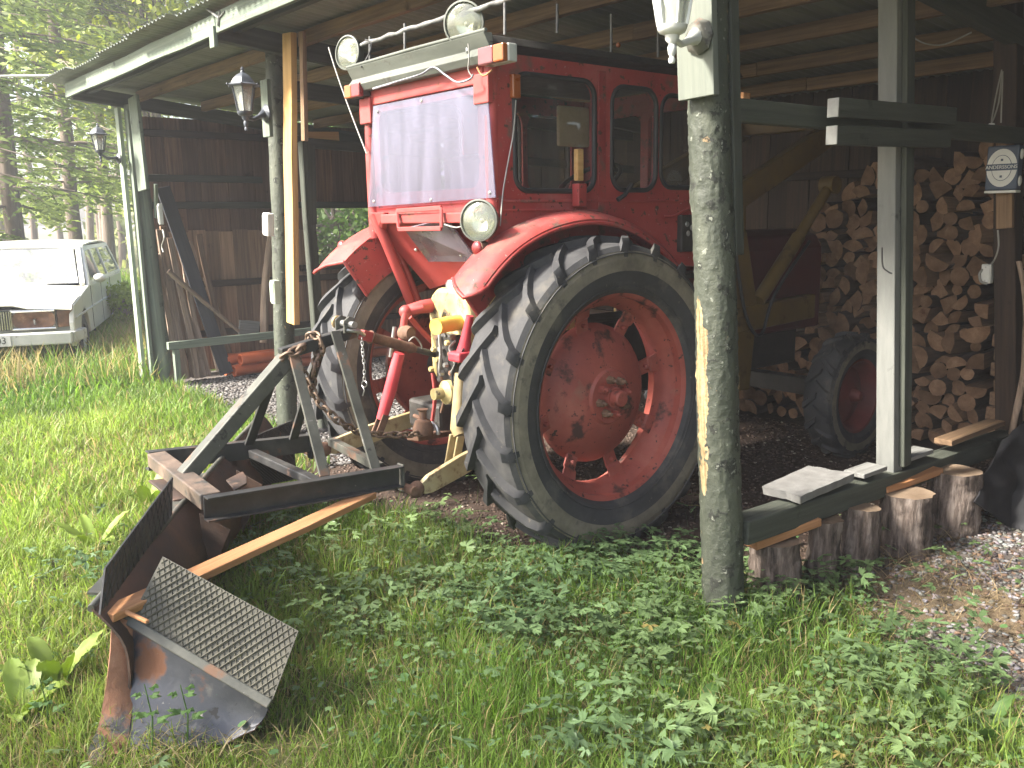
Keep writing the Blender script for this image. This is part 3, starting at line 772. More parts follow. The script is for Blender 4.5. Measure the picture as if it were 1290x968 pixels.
# front of the cab
holed('cab_front', [(CY0 + .016, 1.30), (CY1 - .016, 1.30), (CY1 - .016, 2.32), (CY0 + .016, 2.32)], [rrect(CY0 + .08, 1.62, TY - .03, 2.2, .06), rrect(TY + .03, 1.62, CY1 - .08, 2.2, .06)], lambda u, v, w: V(CX1 - .016 + w, u, v), .03, RED, tractor)
MB().box((.80, TY, 1.26), (1.2, 1.02, .03)).obj('cab_floor', DARKM, tractor)
# roof: dark slab with pale folded visor at the rear
MB().prism([V(-.27, 1.12, 2.352), V(1.55, 1.12, 2.352), V(1.55, 1.15, 2.392), V(-.27, 1.15, 2.392)], (0, 1.2, 0)).obj('cab_roof', DARKM, tractor, None, .008)
MB().prism([V(-.28, 1.125, 2.268), V(-.30, 1.125, 2.300), V(-.268, 1.125, 2.335), V(-.300, 1.125, 2.392), V(-.25, 1.125, 2.394), V(-.235, 1.125, 2.268)], (0, 1.19, 0)).obj('roof_visor', VISOR, tractor, None, .003)
MB().tube([V(-.29, 1.12, 2.40), V(-.29, 1.7, 2.404), V(-.29, 2.32, 2.40)], .009, 8).obj('visor_rim', VISOR, tractor, 60)
RODM = M('dull_rod_steel', [(.3, (.07, .07, .07)), (.7, (.16, .16, .155))], scale=20, rough=.5, metal=.4)
# lamp bar on rods above the roof, wrapped in tape
TAPE = M('tape_wrap', [(.3, (.06, .06, .06)), (.5, (.14, .14, .135)), (.7, (.26, .26, .25))], scale=3, stretch=(6, 6, 6), rough=.6, bump=.4)
pb = [PX(455, 57, -.24), PX(500, 42, -.24), PX(545, 27, -.24), PX(592, 14, -.24), PX(640, 0, -.24), PX(700, -20, -.24)]
MB().tube([p.lerp(q, t) + V(0, 0, .004 * math.sin(i * 5 + t * 9)) for i, (p, q) in enumerate(zip(pb[:-1], pb[1:])) for t in (0, .2, .4, .6, .8)], [.009 + .004 * abs(math.sin(i * 1.9)) for i in range(25)], 8).obj('lamp_bar', TAPE, tractor, 60)
for (px, y0, y1) in ((466, 46, 92), (510, 30, 75), (573, 20, 55), (636, 2, 44), (702, 5, 36), (770, 18, 60), (829, 30, 66)):
    x = -.24 if px < 640 else -.24
    if px < 650: p0, p1 = PX(px, y1, -.24), PX(px, y0, -.24)
    else: p0, p1 = PY(px, y1 + 6, 1.2), PY(px, y0, 1.2)
    MB().tube([p0, p1], .007, 8).obj('rod', RODM, tractor, 60)
MB().ball(PY(779, 57, 1.26), .013, 10).obj('beacon_lamp', ORL, tractor, 60)
def round_lamp(px, py, plane, r, tilt, name='work_lamp', lensmat=LENS):
    c = PX(px, py, plane); ax = Vector(tilt).normalized()
    h = MB().lathe([(.001, -.075), (r * .55, -.07), (r * .85, -.04), (r * .98, -.01), (r * 1.03, .0), (r * 1.03, .012), (r * .95, .014), (r * .93, .004), (r * .9, -.02)], c, ax, 28, cap=False).obj(name, VISOR, tractor, 50)
    MB().lathe([(.002, -.055), (r * .4, -.048), (r * .7, -.03), (r * .91, .004)], c, ax, 28, cap=False).obj('reflector', CHROME, h, 60)
    MB().lathe([(0, .024), (r * .4, .021), (r * .75, .014), (r * .94, .004)], c, ax, 28, cap=False).obj('lens', lensmat, h, 60)
    MB().ball(c - ax * .025, .012, 8).obj('bulb', WIRE, h, 60)
    return h
round_lamp(439, 67, -.26, .088, (-1, -.25, .05))
round_lamp(585, 30, -.26, .096, (-1, -.55, -.1))
round_lamp(604, 278, -.32, .092, (-1, -.45, .05), 'rear_lamp')
MB().tube([PX(606, 296, -.28), PX(618, 300, -.2), PX(622, 285, -.2)], .012, 8).obj('lamp_bracket', RED, tractor, 60)
MB().tube([PX(441, 90, -.25), PX(448, 97, -.26), PX(452, 110, -.25)], .010, 8).obj('lamp_bracket', STEEL, tractor, 60)
MB().tube([PX(588, 52, -.25), PX(589, 66, -.28)], .008, 8).obj('lamp_bracket', STEEL, tractor, 60)
# indicator blocks
c = PX(622, 70, -.30)
blk = MB().box(c + V(.02, -.02, 0), (.05, .17, .075)).obj('tail_light', GREYM, tractor, None, .006)
MB().box(c + V(-.018, .022, 0), (.03, .10, .072)).obj('pink_lens', PKL, blk, None, .006)
MB().box(c + V(-.018, -.066, 0), (.03, .07, .072)).obj('amber_lens', ORL, blk, None, .006)
c = PX(449, 115, -.28)
blk = MB().box(c + V(.02, 0, 0), (.04, .16, .065)).obj('tail_light', DARKM, tractor, None, .006)
MB().box(c + V(-.016, .045, 0), (.03, .07, .068)).obj('amber_lens', ORL, blk, None, .006)
MB().box(c + V(-.016, -.035, 0), (.03, .085, .068)).obj('red_lens', RDL, blk, None, .006)
MB().box(PY(649, 109, 1.15), (.045, .03, .105)).obj('marker_light', ORL, tractor, None, .006)
for (px, py, pl) in ((602, 313, -.33), (431, 311, -.30)):
    c = PX(px, py, pl); h = MB().lathe([(0, -.05), (.03, -.045), (.036, .0), (.03, .004)], c, (-1, 0, 0), 18).obj('tail_lamp', RUST, tractor, 40)
    MB().ball(c + V(-.004, 0, 0), .034, 14, (.55, 1, 1)).obj('red_lens', RDL, h, 60)
# wires and aerial
def wire(pts, r=.0035, name='wire', mat=WIRE, par=None):
    # smooth the corner points a little
    q = []
    for i in range(len(pts) - 1):
        a, b = pts[i], pts[i + 1]; pm = pts[i - 1] if i else a; pn = pts[i + 2] if i + 2 < len(pts) else b
        for t in (0, .25, .5, .75):
            q.append(.5 * ((2 * a) + (b - pm) * t + (2 * pm - 5 * a + 4 * b - pn) * t * t + (3 * a - pm - 3 * b + pn) * t ** 3))
    q.append(pts[-1])
    return MB().tube(q, r, 6).obj(name, mat, par or tractor, 60)
wire([PY(650, 126, 1.14), PY(647, 165, 1.14), PY(641, 200, 1.14), PY(634, 240, 1.14), PY(630, 285, 1.13)])
wire([PX(470, 112, -.31), PX(500, 103, -.31), PX(530, 94, -.31), PX(546, 85, -.31), PX(560, 94, -.31), PX(576, 104, -.31), PX(592, 100, -.31), PX(596, 94, -.30)], .005, mat=M('grey_cable', [(.3, (.10, .10, .12)), (.7, (.3, .3, .33))], scale=30, rough=.6))
wire([PX(590, 55, -.31), PX(591, 72, -.31), PX(590, 88, -.31), PX(595, 97, -.31)], .003)
wire([PX(601, 85, -.31), PX(606, 94, -.31), PX(612, 95, -.31), PX(620, 88, -.30)], .004, mat=ORANGEW)
wire([PX(455, 85, -.3), PX(464, 70, -.26), PX(468, 55, -.25), PX(460, 50, -.25)], .004, mat=BLK)
wire([PX(560, 283, -.3), PX(575, 287, -.31), PX(588, 283, -.32)], .004)
wire([PX(414, 60, -.26), PX(425, 95, -.26), PX(443, 145, -.26), PX(462, 194, -.26)], .0045, 'aerial')

# ---- panels under the rear window
q = [PX(466, 264, -.22), PX(626, 252, -.22), PX(624, 300, -.10), PX(600, 346, .05), PX(555, 380, .12), PX(486, 300, -.16)]
MB().slab([[q[0], q[1]], [q[5].lerp(q[0], .3), q[2]], [q[5].lerp(q[4], .2), q[2].lerp(q[3], .6)], [q[5].lerp(q[4], .8), q[3]]], .012).obj('rear_apron', REDO, tractor, 60)
MB().box(PX(548, 275, -.235), (.03, .98, .05)).obj('apron_flange', REDO, tractor, None, .006)
bx = MB(); 
bl, br, tl, tr = PX(502, 289, -.28), PX(556, 288, -.28), PX(500, 266, -.26), PX(556, 262, -.26)
for a_, b_ in ((bl, br), (bl, tl), (br, tr), (tl, tr)): bx.beam(a_, b_, .014, .022)
bx.obj('step_bracket', REDO, tractor, None, .003)
MB().prism([PX(509, 289, -.26), PX(562, 276, -.24), PX(602, 330, -.09), PX(540, 330, -.06)], (.006, 0, .006)).obj('smoked_sheet', PLEX2, tractor)
for px, py in ((524, 315), (581, 322)): MB().ball(PX(px, py, -.10), .010, 8).obj('bolt', STEEL, tractor, 60)

# ---- fenders: rounded arch over each wheel with an inner wall
def fender(yo, yi, s):
    """yo outer lip, yi inner wall; s = outward sign"""
    c = V(.27, 0, .735); rows = []
    th = [i for i in np.linspace(math.radians(146 if s < 0 else 142), math.radians(20), 40)]
    for a in th:
        d = math.degrees(a); r = float(np.interp(d, [20, 40, 60, 80, 107, 130, 146], [.87, .87, .87, .878, .900, .935, .950]))
        row = []
        for (f, dr, cut) in ((0, -.055, .955), (-.004, -.036, .975), (.012, -.016, .99), (.04, -.004, 1), (.085, .006, .99), (.14, .004, .975), (.26, -.012, .955), (.27, -.07, .96), (.27, -.15, .97), (.27, -.24, .985)):
            a2 = th[-1] + (a - th[-1]) * (cut if d > 60 else 1 - (1 - cut) * max(0, (d - 20) / 40))
            e = V(math.cos(a2), 0, math.sin(a2))
            row.append(c + e * (r + dr) + V(0, (yo - s * f) if f < .2 else yi, 0))
        rows.append(row)
    f = MB().slab(rows, .006 * (1 if s < 0 else -1)).obj('fender', RED, tractor, 50)
    MB().tube([r[0] for r in rows], .011, 8).obj('rolled_lip', RED, f, 60)
    MB().tube(rows[0], .010, 8).obj('rear_rim', RED, f, 60)
    return f
fender(.985, 1.19, -1)
fender(2 * TY - .93, 2 * TY - 1.19, 1)
# debris lodged along the near fender
MB().tube([PX(470, 270, -.24), PX(484, 300, -.2), PX(505, 350, -.10), PX(522, 392, .0)], .028, 12).obj('fender_tube', REDO, tractor, 60)
MB().tube([PX(494, 296, -.1), PX(512, 340, .0), PX(531, 388, .1)], .018, 12).obj('fender_tube', REDO, tractor, 60)
MB().prism([PX(466, 268, -.25), PX(484, 268, -.25), PX(480, 300, -.2), PX(470, 300, -.22)], (.03, 0, 0)).obj('tube_bracket', REDO, tractor, None, .004)

# ---- transmission and rear linkage
tr_ = MB()
prof = [(-.17, .80), (-.185, 1.10), (-.16, 1.20), (-.10, 1.245), (.10, 1.245), (.16, 1.20), (.185, 1.10), (.17, .80), (.12, .74), (-.12, .74)]
tr_.prism([V(-.12, TY - .02 + u, v) for u, v in prof], (.75, 0, 0))
gb = tr_.obj('gearbox_housing', YEL, tractor, None, .025, bseg=4)
MB().lathe([(0, .05), (.05, .048), (.06, .03), (.062, 0)], V(-.02, TY + .03, 1.235), (0, 0, 1), 18).obj('filler_cap', STEEL, gb, 40)
MB().ball(V(-.05, TY - .10, 1.24), .07, 16, (1, 1, .6)).obj('lift_cover', YEL, gb, 60)
MB().tube([PX(549, 412, -.30), PX(562, 409, -.22), PX(582, 406, -.10)], .040, 16).obj('yellow_pipe', M('bright_yellow_plastic', [(.3, (.65, .40, .04)), (.7, (.78, .55, .10))], scale=8, rough=.5, bump=.1), gb, 60)
MB().lathe([(0, .0), (.030, 0), (.030, .05), (.045, .06), (.062, .07), (.062, .10), (.05, .11), (.05, .2)], PX(546, 497, -.30), (1, -.05, 0), 18).obj('drive_stub', YEL, gb, 40)
MB().box(PX(566, 452, -.14), (.06, .16, .26)).obj('valve_block', DARKM, gb, None, .01)
for i, (px, py) in enumerate(((553, 425), (565, 432), (556, 440), (569, 446), (553, 453), (563, 460), (572, 425), (545, 465), (558, 470), (570, 470), (548, 440), (576, 455))):
    MB().lathe([(0, .02), (.012, .02), (.016, .012), (.016, 0)], PX(px, py, -.185), (-1, 0, 0), 6).obj('bolt', (RUST, YEL, STEEL)[i % 3], gb, 30)
for (pp, r, mt) in (([(553, 420), (555, 445), (553, 470)], .008, WIRE), ([(545, 470), (548, 500), (544, 535)], .010, REDO), ([(556, 475), (560, 500), (556, 520)], .009, RUST), ([(573, 430), (566, 440), (574, 455), (568, 470)], .006, WIRE), ([(560, 395), (556, 410), (562, 425)], .010, DARKM), ([(584, 440), (570, 470), (572, 490)], .006, BLK)):
    wire([PX(a_, b_, -.21) for a_, b_ in pp], r, 'control_rod', mt, gb)
MB().box(PX(556, 520, -.05), (.24, .30, .16)).obj('axle_underside', DARKM, tractor, None, .02)
MB().tube([V(.27, 1.1, .735), V(.27, 2.34, .735)], .10, 18).obj('rear_axle', DARKM, tractor, 50)
# lift arms and rods
MB().tube([PX(511, 392, -.25), PX(530, 387, -.2), PX(548, 385, -.08)], [.028, .034, .040], 12).obj('lift_arm', REDO, tractor, 60)
MB().ball(PX(511, 393, -.26), .036, 12).obj('lift_joint', REDO, tractor, 60)
MB().tube([PX(511, 394, -.27), PX(508, 415, -.28), PX(504, 440, -.30)], .020, 12).obj('lift_rod_top', REDO, tractor, 60)
MB().tube([PX(503, 445, -.30), PX(492, 490, -.34), PX(481, 528, -.38)], [.030, .034, .030], 14).obj('lift_rod', M('bright_red_tube', [(.3, (.46, .04, .05)), (.7, (.60, .075, .085))], scale=6, rough=.5, bump=.08, layers=(((.12, .04, .03), 12, .66, .06, .8),)), tractor, 60)
MB().lathe([(0, -.035), (.034, -.035), (.042, 0), (.034, .035), (0, .035)], PX(512, 420, -.29), (.2, -1, 0), 12).obj('adjuster_knuckle', RUST, tractor, 40)
MB().tube([PX(497, 412, -.32), PX(492, 450, -.34)], .011, 10).obj('locking_pin', STEEL, tractor, 60)
MB().tube([PX(516, 400, -.2), PX(532, 418, -.12), PX(548, 434, -.05)], .014, 10).obj('brace', REDO, tractor, 60)
for dx in (-.022, .022):
    MB().beam(PX(484, 522, -.37) + V(0, dx, 0), PX(474, 548, -.42) + V(0, dx, 0), .010, .04).obj('rod_fork', RUST, tractor, None, .003)
MB().tube([PX(583, 452, -.18), PX(587, 425, -.18), PX(592, 398, -.17)], [.045, .026, .02], 12).obj('lift_arm', M('crimson_paint', [(.3, (.38, .03, .045)), (.7, (.52, .055, .07))], scale=7, rough=.5, bump=.1), tractor, 60)
MB().box(PX(581, 449, -.20), (.10, .10, .05)).obj('arm_foot', MATS['crimson_paint'], tractor, None, .012)
# top link reaching back to the plough head
t0, t1 = PX(549, 447, -.16), V(-.70, TY - .02, 1.075)
tl_ = MB().tube([t0.lerp(t1, t) for t in (0, .3)], .017, 12).obj('top_link', DARKM, tractor, 60)
MB().tube([t0.lerp(t1, t) for t in (.26, .32, .34, .5, .74, .78)], [.019, .030, .026, .027, .026, .034], 14).obj('link_barrel', RUST, tl_, 60)
MB().beam(t0.lerp(t1, .77), t0.lerp(t1, .88), .045, .050).obj('link_clevis', REDO, tl_, None, .006)
MB().tube([t0.lerp(t1, t) + V(0, d_, z_) for t, d_, z_ in ((.87, -.022, .0), (.93, -.03, .012), (1.0, -.03, .006), (1.05, -.01, 0), (1.0, .03, .004), (.93, .03, .008), (.87, .02, 0))], .010, 8).obj('link_hook', STEEL, tl_, 60)
wire([t0.lerp(t1, .36) + V(0, -.02, .03), t0.lerp(t1, .30) + V(0, -.03, .06), t0.lerp(t1, .22) + V(0, -.03, .03), t0.lerp(t1, .18)], .004, 'link_wire', WIRE, tl_)
# lower links
LK = M('cream_link_paint', [(.3, (.26, .19, .085)), (.55, (.38, .30, .16)), (.75, (.46, .40, .26))], scale=6, rough=.6, bump=.2, layers=(((.16, .09, .045), 7, .54, .08, .85),))
for s, (e0, e1) in ((-1, (V(-.60, 1.275, .37), V(-.05, 1.33, .50))), (1, (V(-.60, 2.165, .39), V(.0, 2.11, .50)))):
    m, L = frame(e0, e1); 
    pr = [(0, -.03), (.05, -.045), (.25, -.052), (L, -.04), (L, .04), (.25, .052), (.05, .045), (0, .03)]
    ll = MB().prism([m @ V(u, -.014, v) for u, v in pr], m.to_3x3() @ V(0, .028, 0)).obj('lower_link', LK, tractor, None, .005)
    MB().ball(e0 + V(-.03, 0, 0), .042, 14, (1, .7, 1)).obj('link_ball', RUST, ll, 60)
    if s < 0:
        f0, f1 = PX(568, 592, -.33), PX(576, 548, -.33)
        for dy in (-.03, .03):
            MB().beam(f0 + V(0, dy, 0), f1 + V(0, dy, 0), .012, .045, up=(1, 0, 0)).obj('lift_fork', LK, ll, None, .004)
        MB().tube([f1 + V(0, -.02, 0), f1 + V(0, .0, .03), f1 + V(.03, 0, .30)], [.03, .034, .028], 12).obj('lift_rod', LK, ll, 60)
        MB().lathe([(0, -.05), (.022, -.05), (.022, .05), (0, .05)], f0, (0, 1, 0), 10).obj('fork_pin', LK, ll, 40)
# drawbar with hitch hook and chain anchor
hb = MB().beam(PX(520, 552, -.42), PX(600, 540, .2), .07, .03).obj('drawbar', RUST, tractor, None, .006)
MB().lathe([(0, -.03), (.05, -.03), (.055, 0), (.04, .04), (.02, .05), (.02, .09), (.03, .1), (0, .1)], PX(533, 540, -.36), (0, 0, 1), 16).obj('hitch_pin', RUST, hb, 40)
MB().tube([PX(541 + 11 * math.cos(t), 545 - 12 * math.sin(t), -.30) for t in np.linspace(-.2, 3.0, 12)], .012, 8).obj('hitch_hook', STEEL, hb, 60)
MB().tube([PX(522, 524, -.36), PX(533, 528, -.36), PX(538, 545, -.36)], .011, 8).obj('hitch_handle', RUST, hb, 60)

# ---- dashboard box seen beside the post, cab interior
db = MB().box(V(1.17, 1.155, 1.50), (.24, .05, .20)).obj('instrument_box', DARKM, tractor, None, .01)
for i, (dx, dz) in enumerate(((-.08, .05), (-.04, .03), (0, .05), (.04, .02), (-.07, .0), (-.02, -.01), (.03, -.03))):
    MB().lathe([(0, .006), (.012, .005), (.016, 0)], V(1.17 + dx, 1.129, 1.5 + dz), (0, -1, 0), 12).obj('dial', (STEEL, WIRE, RUST)[i % 3], db, 40)
wire([PY(836, 273, 1.13), PY(850, 272, 1.12), PY(868, 262, 1.12)], .008, 'handle', REDO)
st_ = MB().box((.35, TY, 1.46), (.46, .48, .12)).obj('seat', DARKM, tractor, None, .03)
MB().box((.13, TY, 1.72), (.10, .46, .42)).obj('seat_back', DARKM, tractor, None, .03)
MB().tube([V(.92 + .20 * math.cos(t) * .8, TY + .20 * math.sin(t), 1.80 + .10 * math.cos(t)) for t in np.linspace(0, 2 * math.pi, 28)[:-1]], .013, 8, closed=True).obj('steering_wheel', BLK, tractor, 60)
MB().tube([V(.92, TY, 1.80), V(1.05, TY, 1.55), V(1.15, TY, 1.3)], .025, 10).obj('steering_column', BLK, tractor, 60)
MB().box(PY(722, 160, 1.36), (.22, .02, .20)).obj('wall_box', M('tan_board', [(.3, (.30, .22, .12)), (.7, (.42, .32, .2))], scale=8, rough=.8), tractor, None, .01)
mk = MB().box(PY(730, 246, 1.13), (.055, .05, .11)).obj('grab_bracket', RED, tractor, None, .005)
MB().beam(PY(729, 228, 1.13), PY(729, 188, 1.13), .03, .04, up=(1, 0, 0)).obj('wood_stick', YELLOWW, mk, None, .004)
MB().tube([PY(778, 252, 1.13), PY(787, 246, 1.12), PY(796, 232, 1.12)], .012, 8).obj('door_handle', BLK, tractor, 60)

# ---- engine hood, front axle, loader
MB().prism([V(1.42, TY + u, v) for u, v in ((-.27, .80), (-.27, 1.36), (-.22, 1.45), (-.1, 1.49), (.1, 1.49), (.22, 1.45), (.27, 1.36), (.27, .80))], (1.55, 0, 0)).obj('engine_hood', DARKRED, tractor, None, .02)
MB().prism([V(.5, TY + u, v) for u, v in ((-.2, .55), (-.2, 1.0), (.2, 1.0), (.2, .55))], (2.3, 0, 0)).obj('engine_block', DARKM, tractor, None, .02)
MB().beam(V(2.66, 1.1, .42), V(2.66, 2.34, .42), .10, .12).obj('front_axle', DARKM, tractor, None, .01)
for s, y in ((-1, 1.28), (1, 2.16)):
    ld = MB().prism([V(1.62, y, .50), V(1.92, y, .50), V(1.98, y, 1.02), V(1.84, y, 1.50), V(1.70, y, 1.50), V(1.66, y, 1.0)], (0, .07, 0)).obj('loader_upright', YELL, tractor, None, .008)
    MB().beam(V(1.72, y + .03, 1.68), V(3.05, y + .03, 2.24), .07, .15).obj('loader_arm', YELL, ld, None, .008)
    MB().tube([V(1.98, y, 1.06), V(2.40, y, 1.45)], .045, 14).obj('lift_cylinder', YELL, ld, 60)
    MB().tube([V(2.38, y, 1.43), V(2.72, y, 1.76)], .036, 12).obj('cylinder_rod', YELL, ld, 60)
    MB().lathe([(0, -.05), (.06, -.05), (.06, .05), (0, .05)], V(2.74, y, 1.78), (0, 1, 0), 14).obj('pivot', YELL, ld, 40)
    MB().beam(V(1.75, y + .03, .95), V(2.62, y + .03, .98), .08, .16).obj('side_beam', YELL, ld, None, .01)
    MB().beam(V(1.76, y + .03, 1.45), V(1.76, y + .03, 1.72), .06, .14, up=(1, 0, 0)).obj('pivot_plate', YELL, ld, None, .01)
    wire([V(1.66, y - .03, 1.5), V(1.78, y - .05, 1.0), V(1.95, y - .05, .85), V(2.1, y - .04, 1.1), V(2.45, y - .05, 1.42)], .011, 'hydraulic_hose', BLK, ld)
MB().beam(V(3.0, 1.2, 2.22), V(3.0, 2.3, 2.22), .09, .09).obj('loader_cross_tube', YELL, tractor, None, .01)
# ------------------------------------------------------------------ plough on the three-point linkage
PLB = M('worn_black_steel', [(.3, (.022, .022, .023)), (.55, (.045, .045, .044)), (.75, (.085, .082, .074))], scale=7, rough=.5, bump=.15, bscale=40, metal=.2, layers=(((.17, .09, .055), 5.5, .62, .07, .85), ((.20, .20, .18), 18, .68, .05, .6)))
PLG = M('worn_grey_green_steel', [(.3, (.055, .056, .046)), (.55, (.095, .095, .078)), (.75, (.145, .14, .118))], scale=7, rough=.55, bump=.15, bscale=40, metal=.2, layers=(((.17, .10, .065), 6.5, .58, .07, .85), ((.035, .033, .03), 11, .60, .05, .7), ((.22, .21, .19), 30, .67, .04, .6)))
PLR = M('rusty_mouldboard', [(.28, (.030, .026, .024)), (.5, (.080, .048, .034)), (.72, (.165, .085, .052))], scale=3.5, rough=.68, bump=.25, bscale=50, metal=.1, layers=(((.24, .15, .10), 5, .66, .08, .85),))
PLD = M('dark_blue_grey_plate', [(.3, (.030, .033, .040)), (.55, (.052, .055, .064)), (.75, (.085, .088, .095))], scale=4, rough=.38, bump=.12, bscale=50, metal=.35, layers=(((.15, .145, .135), 11, .60, .16, .6), ((.16, .075, .042), 3.6, .57, .06, .85), ((.02, .02, .02), 13, .62, .04, .6), ((.26, .25, .23), 42, .68, .03, .6)))
PLT = M('mossy_chequer_plate', [(.3, (.060, .056, .041)), (.55, (.10, .094, .070)), (.75, (.15, .14, .105))], scale=7, rough=.62, bump=.2, bscale=60, metal=.1, layers=(((.055, .05, .042), 5, .58, .1, .7), ((.17, .10, .06), 14, .70, .05, .85)))
plough = empty('snow_plough', (-1.5, 1.5, 0), 'rusty dark steel plough with chequer plate wings hitched behind the tractor', 'plough')

# frame: two channels, a box cross member, the A-shaped head
def channel(p0, p1, h, fl, side, name, mat):
    """U section: web upright, flanges to 'side'"""
    m, L = frame(p0, p1); t = .008
    out = [(0, -h / 2), (side * fl, -h / 2), (side * fl, -h / 2 + t), (side * t, -h / 2 + t), (side * t, h / 2 - t), (side * fl, h / 2 - t), (side * fl, h / 2), (0, h / 2)]
    return MB().prism([m @ V(0, y, z) for y, z in out], m.to_3x3() @ V(L, 0, 0)).obj(name, mat, plough, None, .0015)
rb0, rb1 = V(-.69, 1.33, .44), V(-1.60, 1.33, .485)
lb0, lb1 = V(-.69, 2.14, .44), V(-1.55, 2.14, .50)
channel(rb1, rb0, .10, .05, -1, 'side_channel', PLB)
channel(lb1, lb0, .09, .05, 1, 'side_channel', PLB)
MB().beam(V(-1.565, 1.335, .505), V(-1.515, 2.13, .51), .085, .065).obj('cross_member', M('rust_streaked_steel', [(.3, (.06, .05, .04)), (.5, (.12, .085, .062)), (.72, (.20, .14, .10))], scale=6, rough=.7, bump=.25, bscale=50, layers=(((.04, .04, .036), 9, .58, .06, .6),)), plough, None, .006)
MB().beam(V(-.675, 1.33, .36), V(-.675, 1.33, .49), .05, .012, up=(1, 0, 0)).obj('hitch_plate', PLG, plough, None, .003)
MB().beam(V(-.72, 2.15, .36), V(-.72, 2.15, .50), .05, .012, up=(1, 0, 0)).obj('hitch_plate', PLB, plough, None, .003)
for p in (V(-.66, 1.30, .375), V(-.70, 2.19, .385)):
    MB().lathe([(0, -.06), (.022, -.06), (.022, .06), (0, .06)], p, (0, 1, 0), 12).obj('hitch_pin', RUST, plough, 40)
hd0, hd1 = V(-1.05, TY, 1.0), V(-.665, TY, 1.07)
MB().beam(hd0, hd1, .05, .055).obj('head_bar', PLB, plough, None, .004)
MB().beam(V(-1.53, TY, .515), V(-1.015, TY, .985), .07, .07).obj('back_strut', PLG, plough, None, .006)
for (a_, b_, mt) in ((V(-.785, TY - .035, 1.085), V(-.80, 1.345, .487), PLG), (V(-1.01, TY - .05, 1.00), V(-1.05, 1.355, .50), PLG),
                     (V(-.80, TY + .035, 1.07), V(-.82, 2.13, .487), PLB), (V(-1.03, TY + .05, .98), V(-1.06, 2.13, .50), PLB)):
    MB().beam(a_, b_, .014, .048, up=(1, 0, 0)).obj('flat_strut', mt, plough, None, .002)
c0, c1 = PZ(413, 557, .46), PZ(474, 590, .46)
channel(c0, c1, .04, .04, 1, 'front_angle', PLG)
MB().beam(V(-1.05, 2.12, .455), V(-1.05, 1.36, .455), .045, .04).obj('inner_member', PLB, plough, None, .004)
# eye for the top link pin
for dy in (-.04, .04):
    MB().prism([V(-.74, TY + dy, 1.07), V(-.67, TY + dy, 1.085), V(-.68, TY + dy, 1.14), V(-.71, TY + dy, 1.15), V(-.74, TY + dy, 1.13)], (0, .010, 0)).obj('head_lug', PLG, plough, None, .003)
MB().lathe([(0, -.08), (.016, -.08), (.016, .08), (0, .08)], V(-.705, TY, 1.112), (0, 1, 0), 12).obj('head_pin', STEEL, plough, 40)
MB().tube([V(-.705 + .025 * math.cos(t), TY + .085, 1.112 + .025 * math.sin(t)) for t in np.linspace(0, 2 * math.pi, 14)[:-1]], .009, 7, closed=True).obj('pin_ring', M('brass_ring', [(.3, (.28, .19, .09)), (.7, (.4, .3, .16))], scale=9, rough=.45, metal=.5), plough, 60)
# gusset plates under the cross member
MB().prism([V(-1.62, 1.62, .44), V(-1.44, 1.60, .44), V(-1.42, 1.95, .44), V(-1.60, 2.0, .44)], (0, 0, .012)).obj('base_plate', PLR, plough, None, .003)
MB().prism([PZ(285, 607, .42), PZ(306, 596, .42), PZ(311, 603, .42), PZ(311, 611, .42), PZ(296, 620, .42)], (0, 0, .010)).obj('adjuster_plate', PLR, plough, None, .003)
MB().tube([V(-1.53, TY, .44), V(-1.40, TY + .08, .20)], .04, 12).obj('pivot_tube', PLR, plough, 60)

# long curved mouldboard running from the nose to the far left
N0 = V(-2.13, .76, 0); N1 = V(-.62, 2.86, 0); al = (N1 - N0).normalized(); ou = V(-al.y, al.x, 0)   # ou: away from the tractor
rows = []
for i in range(25):
    t = i / 24; base = N0.lerp(N1, t); h = .40 + .06 * t
    row = []
    for j in range(13):
        u = j / 12
        bow = .10 * (2 * u - 1) ** 2 - .05
        row.append(base + ou * (bow + .01 * noise.noise(V(t * 6, u * 3, 0))) + V(0, 0, .012 + h * u))
    rows.append(row)
MB().slab(rows, -.008).obj('long_mouldboard', PLR, plough, 50)['label'] = 'long curved rusty mouldboard seen from behind'
topE = [r[-1] for r in rows]
MB().tube([p + V(0, 0, .004) for p in topE], .012, 8).obj('mouldboard_rim', PLG, plough, 60)
fl = [[p + V(0, 0, .006), p - ou * -.05 + V(0, 0, .012)] for p in topE[1:14]]
MB().slab(fl, .008).obj('top_flange', PLG, plough, 40)
MB().beam(N0.lerp(N1, .04) + ou * .055 + V(0, 0, .035), N0.lerp(N1, .99) + ou * .055 + V(0, 0, .035), .014, .07).obj('cutting_edge', PLR, plough, None, .003)
for t in (.35, .6, .82):
    p = N0.lerp(N1, t)
    MB().prism([p + ou * -.04 + V(0, 0, .42), p + ou * -.05 + V(0, 0, .1), p - ou * .16 + V(0, 0, .34)], al * .012).obj('stiffener', PLR, plough, None, .002)

